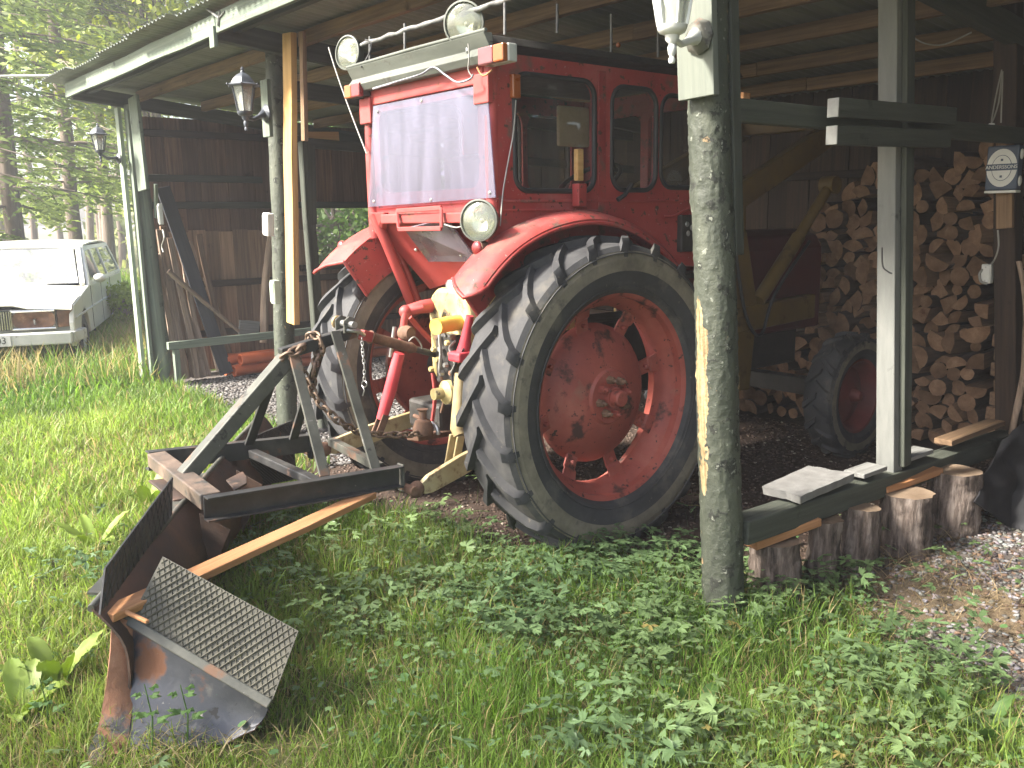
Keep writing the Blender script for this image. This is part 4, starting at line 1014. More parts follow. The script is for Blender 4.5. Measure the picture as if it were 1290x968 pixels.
def chequer(name, A, Bp, C, D, nu, nv, th, mat, par, label=None, cross=True):
    """plate with raised crossing ribs; A-B bottom edge, D-C top edge"""
    A, Bp, C, D = [Vector(p) for p in (A, Bp, C, D)]
    n = (Bp - A).cross(D - A).normalized()
    if n.dot(CAMP - A) < 0: n = -n
    def P(u, v): return (A.lerp(Bp, u)).lerp(D.lerp(C, u), v)
    b = MB(); b.prism([A, Bp, C, D], -n * th)
    def rib(p, q, w):
        d = (q - p)
        if d.length < .02: return
        s_ = d.normalized().cross(n) * w
        vs = [p - s_, p + s_, p + n * .0034, q - s_, q + s_, q + n * .0034]
        b.add(vs, [(0, 2, 5, 3), (1, 4, 5, 2), (0, 1, 2), (3, 5, 4)])
    # ribs run diagonally in the unit square; clip them to it
    asp = (Bp - A).length / (D - A).length
    for sgn, st, wd in ((1, nu, .0036), (-1, nu if cross else 0, .0018)):
        for k in range(-st, 2 * st):
            c = k / st
            pts = []
            for u, v in ((c, 0), (c + sgn * 1 / asp * .72, 1)): pts.append((u, v))
            (u0, v0), (u1, v1) = pts
            lo, hi = 0.0, 1.0
            du = u1 - u0
            for bound, sg in ((.012, 1), (.988, -1)):
                if sg == 1:
                    if du > 0: lo = max(lo, (bound - u0) / du)
                    else: hi = min(hi, (bound - u0) / du)
                else:
                    if du > 0: hi = min(hi, (bound - u0) / du)
                    else: lo = max(lo, (bound - u0) / du)
            lo = max(lo, .012); hi = min(hi, .988)
            if hi - lo > .03: rib(P(u0 + du * lo, lo), P(u0 + du * hi, hi), wd)
    o = b.obj(name, mat, par)
    if label: o['label'] = label
    return o
# near wing: chequer guard above a dark plate that rests on the grass
A_ = PZ(163, 783, .33); R_ = PZ(341, 888, .10); dv = PZ(205, 701, .50) - A_
tr_c = PZ(376, 795, .29)
chequer('chequer_guard', A_, R_, tr_c, A_ + dv, 23, 1, .006, PLT, plough, 'mossy chequer plate guard on the near plough wing')
nrm = (R_ - A_).cross(dv).normalized()
if nrm.dot(CAMP - A_) < 0: nrm = -nrm
MB().beam(A_ - (R_ - A_) * .04 + nrm * .008, R_ + nrm * .008, .03, .022, up=nrm).obj('wing_edge_bar', PLG, plough, None, .004)
bl, br = PZ(150, 944, .0), PZ(322, 926, .01)
rows = []
for i in range(15):
    t = i / 14; p = A_.lerp(R_, t); q = bl.lerp(br, t) + V(0, 0, -.02 + .035 * (max(0, t - .8) / .2))
    row = []
    for j in range(9):
        u = j / 8; row.append(p.lerp(q, u) - nrm * (.035 * math.sin(math.pi * u) * (1 - .5 * t)) + V(0, 0, .006 * noise.noise(V(t * 5, u * 4, 2))))
    rows.append(row)
MB().slab(rows, .007).obj('short_mouldboard', PLD, plough, 50)['label'] = 'dark blue grey plate of the near plough wing with rust along its foot'
ft = []
for i in range(15):
    t = i / 14; k = .55 + .30 * noise.noise(V(t * 4.2, 3, 1)) + .10 * noise.noise(V(t * 15, 1, 4)); k = min(.95, max(.30, k + .25 * t))
    r_ = rows[i]; row = []
    for j in range(5):
        u = (k + (1 - k) * j / 4) * 8; a_ = min(int(u), 7); row.append(r_[a_].lerp(r_[a_ + 1], u - a_) + nrm * .0035)
    ft.append(row)
MB().slab(ft, .002).obj('foot_rust_scale', M('flaking_foot_rust', [(.3, (.07, .045, .034)), (.5, (.14, .08, .052)), (.72, (.22, .13, .085))], scale=9, rough=.85, bump=.4, bscale=50, layers=(((.045, .047, .052), 7, .54, .05, .5),)), plough, 50)
GSP = M('green_paint_speck', [(.3, (.03, .22, .11)), (.7, (.05, .32, .16))], scale=30, rough=.5)
for (px, py, r_) in ((270, 878, .006), (279, 876, .0075), (277, 883, .005), (200, 932, .005), (188, 893, .006)):
    t = min(range(len(rows) * 9), key=lambda k: (lambda p: ((CXP + FPX * (p - CAMP).dot(CAMX) / -((p - CAMP).dot(CAMZ))) - px) ** 2 + ((CYP - FPX * (p - CAMP).dot(CAMY) / -((p - CAMP).dot(CAMZ))) - py) ** 2)(rows[k // 9][k % 9]))
    MB().ball(rows[t // 9][t % 9], r_, 8, (1, 1, .8)).obj('paint_speck', GSP, plough, 60)
# rusty nose strip joining both wings, and the shoe at the tip
ns = [PZ(141, 776, .36), PZ(138, 820, .27), PZ(134, 862, .17), PZ(128, 905, .07), PZ(118, 945, .0)]
ne = [rows[0][0] + nrm * .004, rows[0][2] + nrm * .006, rows[0][4] + nrm * .006, rows[0][6] + nrm * .006, rows[0][8] + nrm * .006]
e2 = [a_ + (b_ - a_) * 1.28 for a_, b_ in zip(ns, ne)]
MB().slab([ns, [a_.lerp(b_, .5) + nrm * .01 for a_, b_ in zip(ns, e2)], e2], .008).obj('nose_strip', M('orange_rust', [(.3, (.13, .065, .04)), (.55, (.24, .115, .065)), (.75, (.34, .19, .12))], scale=7, rough=.85, bump=.4, bscale=40, layers=(((.06, .055, .055), 6, .62, .06, .6),)), plough, 50)
MB().prism([PZ(100, 968, .0), PZ(128, 905, .06), PZ(137, 912, .05), PZ(128, 962, .0)], (.012, .012, .0)).obj('nose_shoe', PLG, plough, None, .004)
MB().prism([PZ(132, 905, .05), PZ(152, 915, .04), PZ(150, 950, .0), PZ(124, 955, .0)], (.01, .012, 0)).obj('nose_shoe', MATS['orange_rust'], plough, None, .004)
# guard on the outer side of the long wing, seen nearly edge on
g0 = PZ(140, 774, .37); g1 = PZ(217, 648, .45); g2 = PZ(218, 601, .58); g3 = PZ(133, 716, .53); g4 = PZ(123, 775, .42)
chequer('chequer_guard', g4.lerp(g0, .2), g1, g2, g3, 15, 1, .006, PLB, plough, 'dark chequer plate guard on the long plough wing beside the nose')
f0, f1 = PZ(300, 606, .30), PZ(372, 603, .16)
chequer('chequer_guard', PZ(328, 612, .20), PZ(374, 604, .14), PZ(368, 530, .50), PZ(306, 556, .50), 13, 1, .006, PLB, plough, 'dark chequer plate guard at the far end of the long wing')

# ---- things lying on the plough
board = plank('loose_board', PZ(133, 777, .37), V(-.86, 1.31, .385), .085, .028, ORANGEW, None, rough=.003, seg=6)
tag(board, 'long orange brown board lying through the plough frame', 'board')
plank('splinter_piece', PZ(150, 768, .375), PZ(186, 783, .37), .014, .012, ORANGEW, None, rough=.002)
tag(bpy.data.objects['splinter_piece'], 'short splintered stick jammed at the plough nose', 'stick')

CHM = M('rusty_chain_steel', [(.3, (.10, .065, .045)), (.55, (.19, .13, .09)), (.75, (.30, .24, .19))], scale=30, rough=.6, metal=.5, bump=.2)
def chain(name, pts, label, link_l=.052, wire_r=.0065, mat=None, w=.016):
    pts = [Vector(p) for p in pts]
    seg = [(b_ - a_).length for a_, b_ in zip(pts[:-1], pts[1:])]; tot = sum(seg); n = max(2, int(tot / (link_l * .72)))
    def at(s):
        for a_, b_, l in zip(pts[:-1], pts[1:], seg):
            if s <= l: return a_.lerp(b_, s / l)
            s -= l
        return pts[-1]
    root = empty(name, pts[0], label, 'chain')
    for i in range(n):
        a_, b_ = at(tot * i / n), at(tot * (i + 1) / n); m, L = frame(a_, b_)
        rot = Matrix.Rotation(math.radians(45 + 90 * (i % 2)), 4, 'X'); c = m @ Matrix.Translation((L / 2, 0, 0)) @ rot
        hl = link_l / 2 - w; lp = []
        for t in np.linspace(-math.pi / 2, math.pi / 2, 5): lp.append(V(hl + w * math.cos(t), w * math.sin(t), 0))
        for t in np.linspace(math.pi / 2, 1.5 * math.pi, 5): lp.append(V(-hl + w * math.cos(t), w * math.sin(t), 0))
        MB().tube([c @ p for p in lp], wire_r, 6, closed=True).obj('chain_link', mat or CHM, root, 60)
    return root
chain('steel_chain', [PX(372, 450, -1.0), PX(400, 505, -.93), PX(425, 530, -.86), PX(450, 545, -.74), PX(480, 548, -.62), PX(510, 548, -.5), PX(532, 546, -.38)], 'rusty chain sagging from the plough head to the tractor drawbar')
lp = [V(-1.0 + .055 * math.cos(t) * 1.1, TY + .058 * math.sin(t), 1.0 + .035 * math.cos(t + .6)) for t in np.linspace(0, 5.6, 14)]
chain('steel_chain', lp + [PX(345, 470, -1.06), PX(337, 478, -1.06)], 'rusty chain wrapped round the top of the plough head', .062, .008, w=.019)
lp = [V(-.90 + .006 * i, TY + .045 * math.cos(t), 1.03 + .05 * math.sin(t)) for i, t in enumerate(np.linspace(0, 6.0, 12))]
chain('steel_chain', lp + [PX(396, 462, -.93), PX(392, 495, -.93)], 'short chain with hook hanging from the head bar', .05, .007)
chain('pin_chain', [PX(456, 426, -.75), PX(457, 445, -.75), PX(459, 462, -.75), PX(459, 480, -.75)], 'thin bright chain with clip hanging from the top link', .022, .0022, STEEL, .0055)
cl = MB().tube([PX(459 + 3.2 * math.cos(t), 484 - 4 * math.sin(t), -.75) for t in np.linspace(-1.5, 4.2, 14)] + [PX(459, 492, -.75), PX(457, 499, -.75)], .003, 6).obj('linch_clip', STEEL, None, 60)
tag(cl, 'bright wire clip at the end of the thin chain', 'clip')
# ------------------------------------------------------------------ wall lanterns
def text_mesh(name, body, size, matrix, mat, parent, depth=.001):
    cu = bpy.data.curves.new('tmp', 'FONT'); cu.body = body; cu.size = size; cu.align_x = 'CENTER'; cu.align_y = 'CENTER'; cu.extrude = depth
    t = bpy.data.objects.new('tmp', cu); COL.objects.link(t)
    me = bpy.data.meshes.new_from_object(t.evaluated_get(bpy.context.evaluated_depsgraph_get()))
    bpy.data.objects.remove(t); bpy.data.curves.remove(cu)
    me.materials.clear(); me.materials.append(mat)
    return link(name, me, matrix, parent)
LBLK = M('blue_black_lamp_paint', [(.3, (.035, .040, .052)), (.7, (.085, .095, .115))], scale=9, rough=.45, bump=.08)
LWHT = M('white_lamp_paint', [(.3, (.45, .46, .44)), (.7, (.58, .59, .56))], scale=9, rough=.4, bump=.05, layers=(((.36, .35, .28), 6, .68, .08, .7),))
LGLS = glass('lantern_glass', (.93, .94, .92), .06, .10, (.6, .6, .56), .22)
BULB = M('white_bulb', [(.3, (.75, .75, .72)), (.7, (.85, .85, .82))], scale=5, rough=.4, bump=0)
def lantern(base, wall, sc, mat, label, plate='round'):
    """base: middle of the lantern's glass foot; wall: point where the arm meets the post"""
    base = Vector(base); wall = Vector(wall); r = empty('wall_lantern', base, label, 'lantern')
    def L(prof, n=6, ph=0.0): return MB().lathe([(a * sc, t * sc) for a, t in prof], base, (0, 0, 1), n, ph=ph)
    L([(0, -.115), (.010, -.113), (.013, -.10), (.008, -.09), (.014, -.08), (.016, -.06), (.011, -.05), (.024, -.035), (.026, -.02), (.045, -.012), (.052, 0), (.054, .012), (.0, .012)], 12).obj('foot', mat, r, 40)
    gp = [(.050, .012), (.080, .178)]
    for k in range(6):
        a = math.pi / 3 * k; e = V(math.cos(a), math.sin(a), 0)
        MB().beam(base + e * gp[0][0] * sc + V(0, 0, gp[0][1] * sc), base + e * gp[1][0] * sc + V(0, 0, gp[1][1] * sc), .007 * sc, .010 * sc, up=e).obj('cage_bar', mat, r, None, .001)
        a2 = a + math.pi / 3; e2 = V(math.cos(a2), math.sin(a2), 0)
        q = [base + e * gp[0][0] * .96 * sc + V(0, 0, gp[0][1] * sc), base + e2 * gp[0][0] * .96 * sc + V(0, 0, gp[0][1] * sc), base + e2 * gp[1][0] * .96 * sc + V(0, 0, gp[1][1] * sc), base + e * gp[1][0] * .96 * sc + V(0, 0, gp[1][1] * sc)]
        MB().prism(q, (e + e2).normalized() * -.002).obj('glass_pane', LGLS, r)
    rf = L([(.070, .172), (.108, .176), (.112, .184), (.088, .194), (.072, .222), (.046, .248), (.020, .262), (.0, .264)], 6).obj('lantern_roof', mat, r, 25, .001)
    L([(.014, .258), (.016, .272), (.010, .28), (.014, .29), (.006, .302), (0, .306)], 10).obj('finial', mat, rf, 50)
    for k in range(6):
        a = math.pi / 3 * k; e = V(math.cos(a), math.sin(a), 0)
        MB().ball(base + e * .114 * sc + V(0, 0, .184 * sc), .008 * sc, 8).obj('roof_knob', mat, rf, 60)
    L([(0, .02), (.018, .02), (.018, .06), (.030, .085), (.034, .11), (.026, .135), (0, .145)], 14).obj('bulb', BULB, r, 60)
    d = wall - base; n_ = V(-1, 0, 0)
    arm = [base + V(0, 0, -.03 * sc), base + d * .35 + V(0, 0, -.042 * sc), base + d * .7 + V(0, 0, -.02 * sc), wall]
    MB().tube(arm, [.011 * sc, .012 * sc, .016 * sc, .036 * sc], 10).obj('arm', mat, r, 60)
    MB().lathe([(0, .0), (.062 * sc, .0), (.066 * sc, .008), (.052 * sc, .02), (.03 * sc, .03), (0, .03)], wall + V(.012, 0, 0), (-1, 0, 0), 8).obj('mount_plate', mat if plate == 'round' else PLG, r, 30)
    return r
b = PX(309, 143, -.22); wl = PX(334, 143, -.03)
mb_ = plank('lantern_board', PX(338, 173, .0), PX(334, 101, .0), .03, .11, GREEN, shed, up=(0, 1, 0), bevel=.004)
lantern(b, wl, .98, LBLK, 'dark blue black lantern on the middle post beside the yellow board')
b = PX(126, 191, -.28); wl = PX(149, 200, -.08)
lantern(b, wl, .84, LBLK, 'small dark lantern on the shed corner next to the spruce trees')
fx_ = (mp0 + dirp * 2.25).x - .105 - .015
b = PX(847, 37, fx_ - .20); wl = PX(879, 46, fx_ - .014)
lantern(b, wl, .95, LWHT, 'white lantern on the pale board of the corner post', 'oct')

# ------------------------------------------------------------------ boxes, cables, sign
WHT = M('aged_white_plastic', [(.3, (.50, .50, .47)), (.7, (.64, .64, .60))], scale=8, rough=.5, bump=.04, layers=(((.3, .28, .22), 9, .66, .1, .7),))
def box_thing(name, c, size, mat, label, cat, rot=0.0):
    o = empty(name, c, label, cat); m = Matrix.Rotation(rot, 3, 'X')
    MB().box(c, size, m).obj('housing', mat, o, None, .006)
    MB().box(Vector(c) + V(-size[0] / 2 - .003, 0, 0), (.006, size[1] * .8, size[2] * .82), m).obj('cover', mat, o, None, .002)
    for s in (-1, 1): MB().lathe([(0, .003), (.004, .003), (.005, 0)], Vector(c) + m @ V(-size[0] / 2 - .006, 0, s * size[2] * .34), (-1, 0, 0), 8).obj('screw', STEEL, o, 40)
    return o
box_thing('junction_box', PX(338, 283, .0), (.05, .085, .16), WHT, 'white junction box on the middle post', 'junction box', .12)
box_thing('switch_box', PX(347, 368, .0), (.05, .07, .17), M('pale_green_box', [(.3, (.30, .36, .28)), (.7, (.40, .46, .36))], scale=6, rough=.6), 'pale green switch box low on the middle post', 'switch box')
box_thing('wall_socket', PX(202, 270, .22), (.04, .05, .20), WHT, 'tall white socket box beside the left post', 'socket')
sk = box_thing('wall_socket', PX(1244, 345, 2.6), (.05, .055, .11), WHT, 'white socket on the firewood end by the brown post', 'socket')
wire([PX(1240, 338, 2.58), PX(1234, 345, 2.56), PX(1236, 355, 2.56), PX(1244, 358, 2.57)], .007, 'cable', WIRE, sk)
wire([PX(1257, 290, 2.44), PX(1258, 310, 2.44), PX(1254, 325, 2.46), PX(1249, 333, 2.5)], .005, 'cable', WIRE, sk)
def cable(pts, label, r=.004, mat=None):
    o = wire(pts, r, 'cable', mat or WIRE, shed); o.parent = None
    return tag(o, label, 'cable')
def loose(pts, label, r=.004, mat=None, name='cable', cat='cable'):
    q = []
    for i in range(len(pts) - 1):
        a, b = pts[i], pts[i + 1]; pm = pts[i - 1] if i else a; pn = pts[i + 2] if i + 2 < len(pts) else b
        for t in (0, .25, .5, .75):
            q.append(.5 * ((2 * a) + (b - pm) * t + (2 * pm - 5 * a + 4 * b - pn) * t * t + (3 * a - pm - 3 * b + pn) * t ** 3))
    q.append(pts[-1])
    return tag(MB().tube(q, r, 6).obj(name, mat or WIRE, None, 60), label, cat)
loose([PX(205, 290, .2), PX(207, 300, .18), PX(204, 310, .18), PX(206, 318, .18)], 'short white cable dangling under the tall socket', .008)
loose([PX(1147, 45, 2.0), PX(1165, 55, 2.0), PX(1190, 56, 2.0), PX(1224, 41, 2.0)], 'pale cable drooping between the roof purlins')
loose([PX(1262, 88, 2.4), PX(1255, 120, 2.4), PX(1249, 155, 2.4), PX(1258, 130, 2.38), PX(1263, 90, 2.38), PX(1261, 155, 2.4)], 'pale cord loop hanging on the brown post')
MB().ball(PX(1249, 157, 2.4), .012, 8, (1, 1.6, .7)).obj('cord_tag', WHT, None, 60); tag(bpy.data.objects['cord_tag'], 'small white tag at the end of the cord loop', 'tag')
loose([PX(1111, 312, 1.05), PX(1112, 335, 1.05), PX(1118, 342, 1.06), PX(1124, 345, 1.07)], 'thin dark wire on the pale squared post', .004, BLK)
NAVY = M('navy_print', [(.3, (.035, .05, .085)), (.7, (.06, .08, .12))], scale=8, rough=.5, bump=.03)
sg = empty('sign_box', PX(1268, 212, 2.40), 'white and navy blue box with an oval label on the brown post', 'sign')
c = PX(1265, 212, 2.405)
MB().box(c, (.06, .165, .235)).obj('box_body', NAVY, sg, None, .008)
def disc(cc, ry, rz, t, mat, name):
    return MB().prism([cc + V(0, ry * math.cos(a), rz * math.sin(a)) for a in np.linspace(0, 2 * math.pi, 37)[:-1]], (-t, 0, 0)).obj(name, mat, sg)
f = c + V(-.0302, 0, 0)
disc(f, .078, .10, .0015, WHT, 'oval_label'); disc(f + V(-.0016, 0, 0), .052, .068, .0008, NAVY, 'oval_ring'); disc(f + V(-.0026, 0, 0), .049, .065, .0008, WHT, 'oval_centre')
MB().box(f + V(-.0045, 0, .004), (.002, .16, .034)).obj('name_band', NAVY, sg)
MB().box(c + V(0, 0, -.125), (.062, .165, .014)).obj('box_lip', WHT, sg, None, .003)
rm = Matrix(((0, 0, -1, 0), (-1, 0, 0, 0), (0, 1, 0, 0), (0, 0, 0, 1)))
text_mesh('name_lettering', 'ANDERSSONS', .026, Matrix.Translation(f + V(-.0065, 0, .004)) @ rm, WHT, sg)
for dz in (.042, -.045):
    MB().box(f + V(-.005, 0, dz), (.001, .012, .012)).obj('label_mark', NAVY, sg)
for dz in (.07, -.07): MB().ball(c + V(.0, -.085, dz), .022, 10, (.9, .4, 1.3)).obj('side_mark', WHT, sg, 60)

pe = V(-.42, 7.36, 2.98); r_ = ray(-330, 82); pf = CAMP + r_ * (11.0 / Vector((r_.x, r_.y)).length)
loose([pf, pf.lerp(pe, .33) - V(0, 0, .04), pf.lerp(pe, .66) - V(0, 0, .04), pe], 'white cable strung through the air to the shed roof corner', .011, WHT, 'power_cable')
# ------------------------------------------------------------------ stumps, wedges and slab along the sill
def stump(px, py, r, h, seed, label, lean=(0, 0)):
    p = PZ(px, py, 0)
    o = logpiece('log_stump', p + V(0, 0, -.01), p + V(lean[0], lean[1], h), r * 1.04, r * .97, BARK, None, 30, 22, .004, .0095, seed, 14, 0, ENDG)
    return tag(o, label, 'stump', 'log stumps under the sill beam')
stump(976, 746, .110, .235, 3, 'stump beside the corner post with an orange wedge on top', (.0, .01))
stump(1037, 728, .072, .275, 5, 'thinnest stump under the sill, between two thicker ones', (.0, .0))
stump(1080, 714, .084, .285, 8, 'medium stump under the sill beside the thinnest one', (.015, .0))
stump(1138, 692, .118, .285, 11, 'thick stump under the squared post with orange wedge on top', (.0, .0))
stump(1199, 666, .122, .31, 13, 'thick darker stump at the far end of the sill row', (.0, .0))
tag(plank('wood_wedge', PZ(944, 684, .26), PZ(1026, 655, .285), .08, .035, ORANGEW, None, rough=.003, seg=3), 'orange wood wedge between sill and the stump by the corner post', 'wedge')
tag(plank('wood_wedge', PZ(1108, 616, .30), PZ(1178, 592, .315), .09, .03, ORANGEW, None, rough=.003, seg=3), 'orange wood wedge between sill and the thick stump', 'wedge')
CONC = M('pale_concrete', [(.3, (.135, .132, .125)), (.55, (.18, .177, .169)), (.75, (.225, .221, .21))], scale=18, rough=.9, bump=.35, bscale=70, layers=(((.24, .235, .22), 5, .62, .1, .9),))
q = [PZ(960, 624, .40), PZ(1018, 597, .40), PZ(1076, 607, .40), PZ(1008, 637, .40)]
sl = MB(); top = []; bot = []; nseg = 10
loop = [q[i].lerp(q[(i + 1) % 4], t / nseg) for i in range(4) for t in range(nseg)]
cc = sum(loop, Vector()) / len(loop)
for i, p in enumerate(loop):
    k = 1 + .05 * noise.noise(p * 14) + .025 * noise.noise(p * 40)
    top.append(cc + (p - cc) * k + V(0, 0, .040 + .004 * noise.noise(p * 20)))
    bot.append(cc + (p - cc) * (k * .97 + .03 * noise.noise(p * 25 + V(3, 3, 3))) + V(0, 0, .004))
mid = [a.lerp(b_, .5) + (a - cc).normalized() * .006 * noise.noise(a * 30) for a, b_ in zip(top, bot)]
sl.grid([top, mid, bot], closed=True); n = len(top)
sl.add(top, [tuple(range(n))]); sl.add(bot, [tuple(range(n - 1, -1, -1))])
tag(sl.obj('concrete_block', CONC, None, 30), 'pale broken concrete block lying flat on the sill beam', 'concrete block')

# ------------------------------------------------------------------ firewood
FB = [M('firewood_bark_%d' % i, [(.3, tuple(c * k for c in (.045, .032, .025))), (.7, tuple(c * k for c in (.13, .095, .075)))], scale=8, stretch=(.5, 3, 3), rough=.9, bump=.7, vary=.3) for i, k in enumerate((1.0,))][0]
FE = M('firewood_cut_end', [(.3, (.15, .088, .054)), (.55, (.25, .152, .094)), (.75, (.36, .235, .15))], scale=10, rough=.85, bump=.3, bscale=40, spec=.15, vary=.32, layers=(((.13, .07, .045), 5, .60, .1, .9),))
nt = FE.node_tree; N = nt.nodes; bs = N['Principled BSDF']; src = bs.inputs['Base Color'].links[0].from_socket
tc = N.new('ShaderNodeTexCoord'); sx = N.new('ShaderNodeSeparateXYZ'); nt.links.new(tc.outputs['Object'], sx.inputs[0])
cx_ = N.new('ShaderNodeCombineXYZ'); nt.links.new(sx.outputs[1], cx_.inputs[1]); nt.links.new(sx.outputs[2], cx_.inputs[2])
ln_ = N.new('ShaderNodeVectorMath'); ln_.operation = 'LENGTH'; nt.links.new(cx_.outputs[0], ln_.inputs[0])
no = N.new('ShaderNodeTexNoise'); no.inputs['Scale'].default_value = 25; nt.links.new(tc.outputs['Object'], no.inputs['Vector'])
m1 = N.new('ShaderNodeMath'); m1.operation = 'MULTIPLY'; m1.inputs[1].default_value = 900; nt.links.new(ln_.outputs['Value'], m1.inputs[0])
m2_ = N.new('ShaderNodeMath'); m2_.operation = 'MULTIPLY_ADD'; m2_.inputs[1].default_value = 5; nt.links.new(no.outputs[0], m2_.inputs[0]); nt.links.new(m1.outputs[0], m2_.inputs[2])
m3 = N.new('ShaderNodeMath'); m3.operation = 'SINE'; nt.links.new(m2_.outputs[0], m3.inputs[0])
m4 = N.new('ShaderNodeMapRange'); m4.inputs['From Min'].default_value = -1; m4.inputs['To Min'].default_value = .72; m4.inputs['To Max'].default_value = 1.12; nt.links.new(m3.outputs[0], m4.inputs[0])
mx = N.new('ShaderNodeMix'); mx.data_type = 'RGBA'; mx.blend_type = 'MULTIPLY'; mx.inputs['Factor'].default_value = 1; nt.links.new(src, mx.inputs['A']); nt.links.new(m4.outputs[0], mx.inputs['B']); nt.links.new(mx.outputs['Result'], bs.inputs['Base Color'])
FS = M('firewood_split_face', [(.3, (.18, .11, .068)), (.7, (.36, .235, .145))], scale=5, stretch=GR, rough=.85, bump=.4, vary=.3)
def log_mesh(shape, r, Ln, seed):
    rnd = random.Random(seed); pts = []
    if shape == 'round': pts = [(r * (1 + rnd.uniform(-.07, .07)) * math.cos(a), r * math.sin(a), 0) for a in np.linspace(0, 2 * math.pi, 13)[:-1]]
    else:
        sp = {'half': math.pi, 'quarter': math.pi * .55, 'third': math.pi * .75}[shape]
        arc = [(r * math.cos(a), r * math.sin(a), 0) for a in np.linspace(-sp / 2, sp / 2, 8)]
        tip = (-r * .1 + rnd.uniform(-.01, .01), rnd.uniform(-.012, .012), 1)
        pts = [(x - r * .35, y, s) for x, y, s in arc] + [(tip[0] - r * .35, tip[1], 1)]
    k = len(pts); b = MB()
    vs = [(-Ln / 2 + rnd.uniform(-.006, .006), p[0], p[1]) for p in pts] + [(Ln / 2, p[0] * .97, p[1] * .97) for p in pts]
    b.add(vs, [])
    b.f = [list(range(k - 1, -1, -1)), list(range(k, 2 * k))]; b.mi = [1, 1]
    for i in range(k):
        j = (i + 1) % k; split = pts[i][2] == 1 or pts[j][2] == 1
        b.f.append([i, j, k + j, k + i]); b.mi.append(2 if split else 0)
    o = b.obj('firewood_log', [FB, FE, FS], None, 40, 0, Matrix.Identity(4)); return o
protos = [log_mesh(s, r, .42, i) for i, (s, r) in enumerate((('round', .062), ('round', .048), ('half', .088), ('half', .075), ('quarter', .12), ('quarter', .105), ('third', .095), ('third', .085), ('round', .075), ('half', .1)))]
SHP = ['thick round', 'thin round', 'half-split', 'half-split', 'broad wedge-shaped', 'wedge-shaped', 'three-sided', 'three-sided', 'very thick round', 'broad half-split']
FWL = {'ends': ('%s firewood log, end outwards, in the stacked wall behind the squared post', '%s firewood logs stacked behind the squared post'),
       'low': ('%s firewood log in the low pile behind the loader wheel', '%s firewood logs piled behind the loader')}
rnd = random.Random(5); used = set()
def put_log(m, key, only=None):
    ki = rnd.randrange(len(protos)); pr = protos[ki]
    if pr.name in used: o = pr.copy(); COL.objects.link(o)
    else: o = pr; used.add(pr.name)
    o.matrix_basis = m
    return tag(o, FWL[key][0] % SHP[ki], 'firewood', FWL[key][1] % SHP[ki])
def stack(y0, y1, topf, key, x=3.46, step=.116):
    z = .055; row = 0
    while z < 2.1:
        y = y0 + (step * .5 if row % 2 else 0)
        while y < y1:
            if z < topf(y):
                m = Matrix.Translation((x + rnd.uniform(-.08, .06), y + rnd.uniform(-.015, .015), z + rnd.uniform(-.012, .012))) @ Matrix.Rotation(rnd.uniform(-.10, .10), 4, 'Z') @ Matrix.Rotation(rnd.uniform(-.05, .05), 4, 'Y') @ Matrix.Rotation(rnd.uniform(0, 6.28), 4, 'X') @ Matrix.Scale(rnd.uniform(.72, 1.0), 4)
                put_log(m, key)
            y += step * rnd.uniform(.92, 1.1)
        z += step * .80; row += 1
stack(.46, 1.74, lambda y: 1.95 - .08 * math.sin(y * 9) - max(0, y - 1.0) * .40, 'ends')
stack(1.80, 2.75, lambda y: .55 + .1 * math.sin(y * 4), 'low')
# criss-cross end of the stack: pieces laid across
for i in range(13):
    z = .09 + i * .098
    o = plank('firewood_billet', V(3.24 + rnd.uniform(-.03, .03), .30 + rnd.uniform(-.02, .02), z), V(3.60, .30 + rnd.uniform(-.02, .02), z + .005), .11, .085, FS, None, rough=.008, seg=2, seed=300 + i, bevel=.008)
    tag(o, 'square split billet in the upright end of the firewood stack', 'firewood', 'billets ending the firewood stack')

# ------------------------------------------------------------------ left bay: leaning slabs, pipes, poles
SL = [((216, 478), (192, 312), .05), ((224, 477), (199, 320), .06), ((232, 478), (202, 290), .085), ((243, 476), (205, 285), .075), ((250, 476), (214, 300), .06), ((258, 475), (222, 350), .07), ((236, 477), (212, 340), .05), ((262, 474), (226, 312), .06), ((276, 468), (238, 304), .07), ((286, 466), (250, 296), .06), ((296, 466), (258, 350), .06), ((246, 477), (226, 365), .055)]
for i, (p, q, w) in enumerate(SL):
    o = plank('leaning_offcut', PY(p[0], p[1], 7.02 + .02 * (i % 4)), PY(q[0], q[1], 7.30 + .025 * (i % 4)), w, .03, SLABW if i % 3 else PLANKW, None, up=(0, 1, 0), rough=.010, seg=7, seed=400 + i, bevel=.006)
    tag(o, 'rough barky offcut leaning in the rack against the end wall', 'offcut', 'offcuts leaning in the end bay')
tag(plank('leaning_board', PY(286, 471, 7.0), PY(205, 236, 7.27), .14, .03, M('black_tarred_board', [(.3, (.018, .020, .026)), (.7, (.045, .048, .058))], scale=5, stretch=GR, rough=.6, bump=.2), None, up=(0, 1, 0), rough=.003, seg=3), 'black tarred board leaning across the end wall', 'board')
lo = bpy.data.objects
tag(logpiece('round_pole', PY(212, 342, 6.98), PY(300, 418, 6.98), .026, .020, SLABW, None, 10, 14, .01, .003, 21), 'thin peeled pole slanting in front of the leaning slabs', 'pole')
tag(logpiece('round_pole', PY(332, 432, 7.1), PY(340, 285, 7.2), .045, .035, SLABW, None, 12, 16, .02, .005, 23), 'thick grey pole standing behind the middle post', 'pole')
tag(plank('grey_plate', PY(301, 412, 7.1), PY(326, 414, 7.1), .03, .15, GREYW, None, rough=.002), 'small grey board standing on the rack rail', 'board')
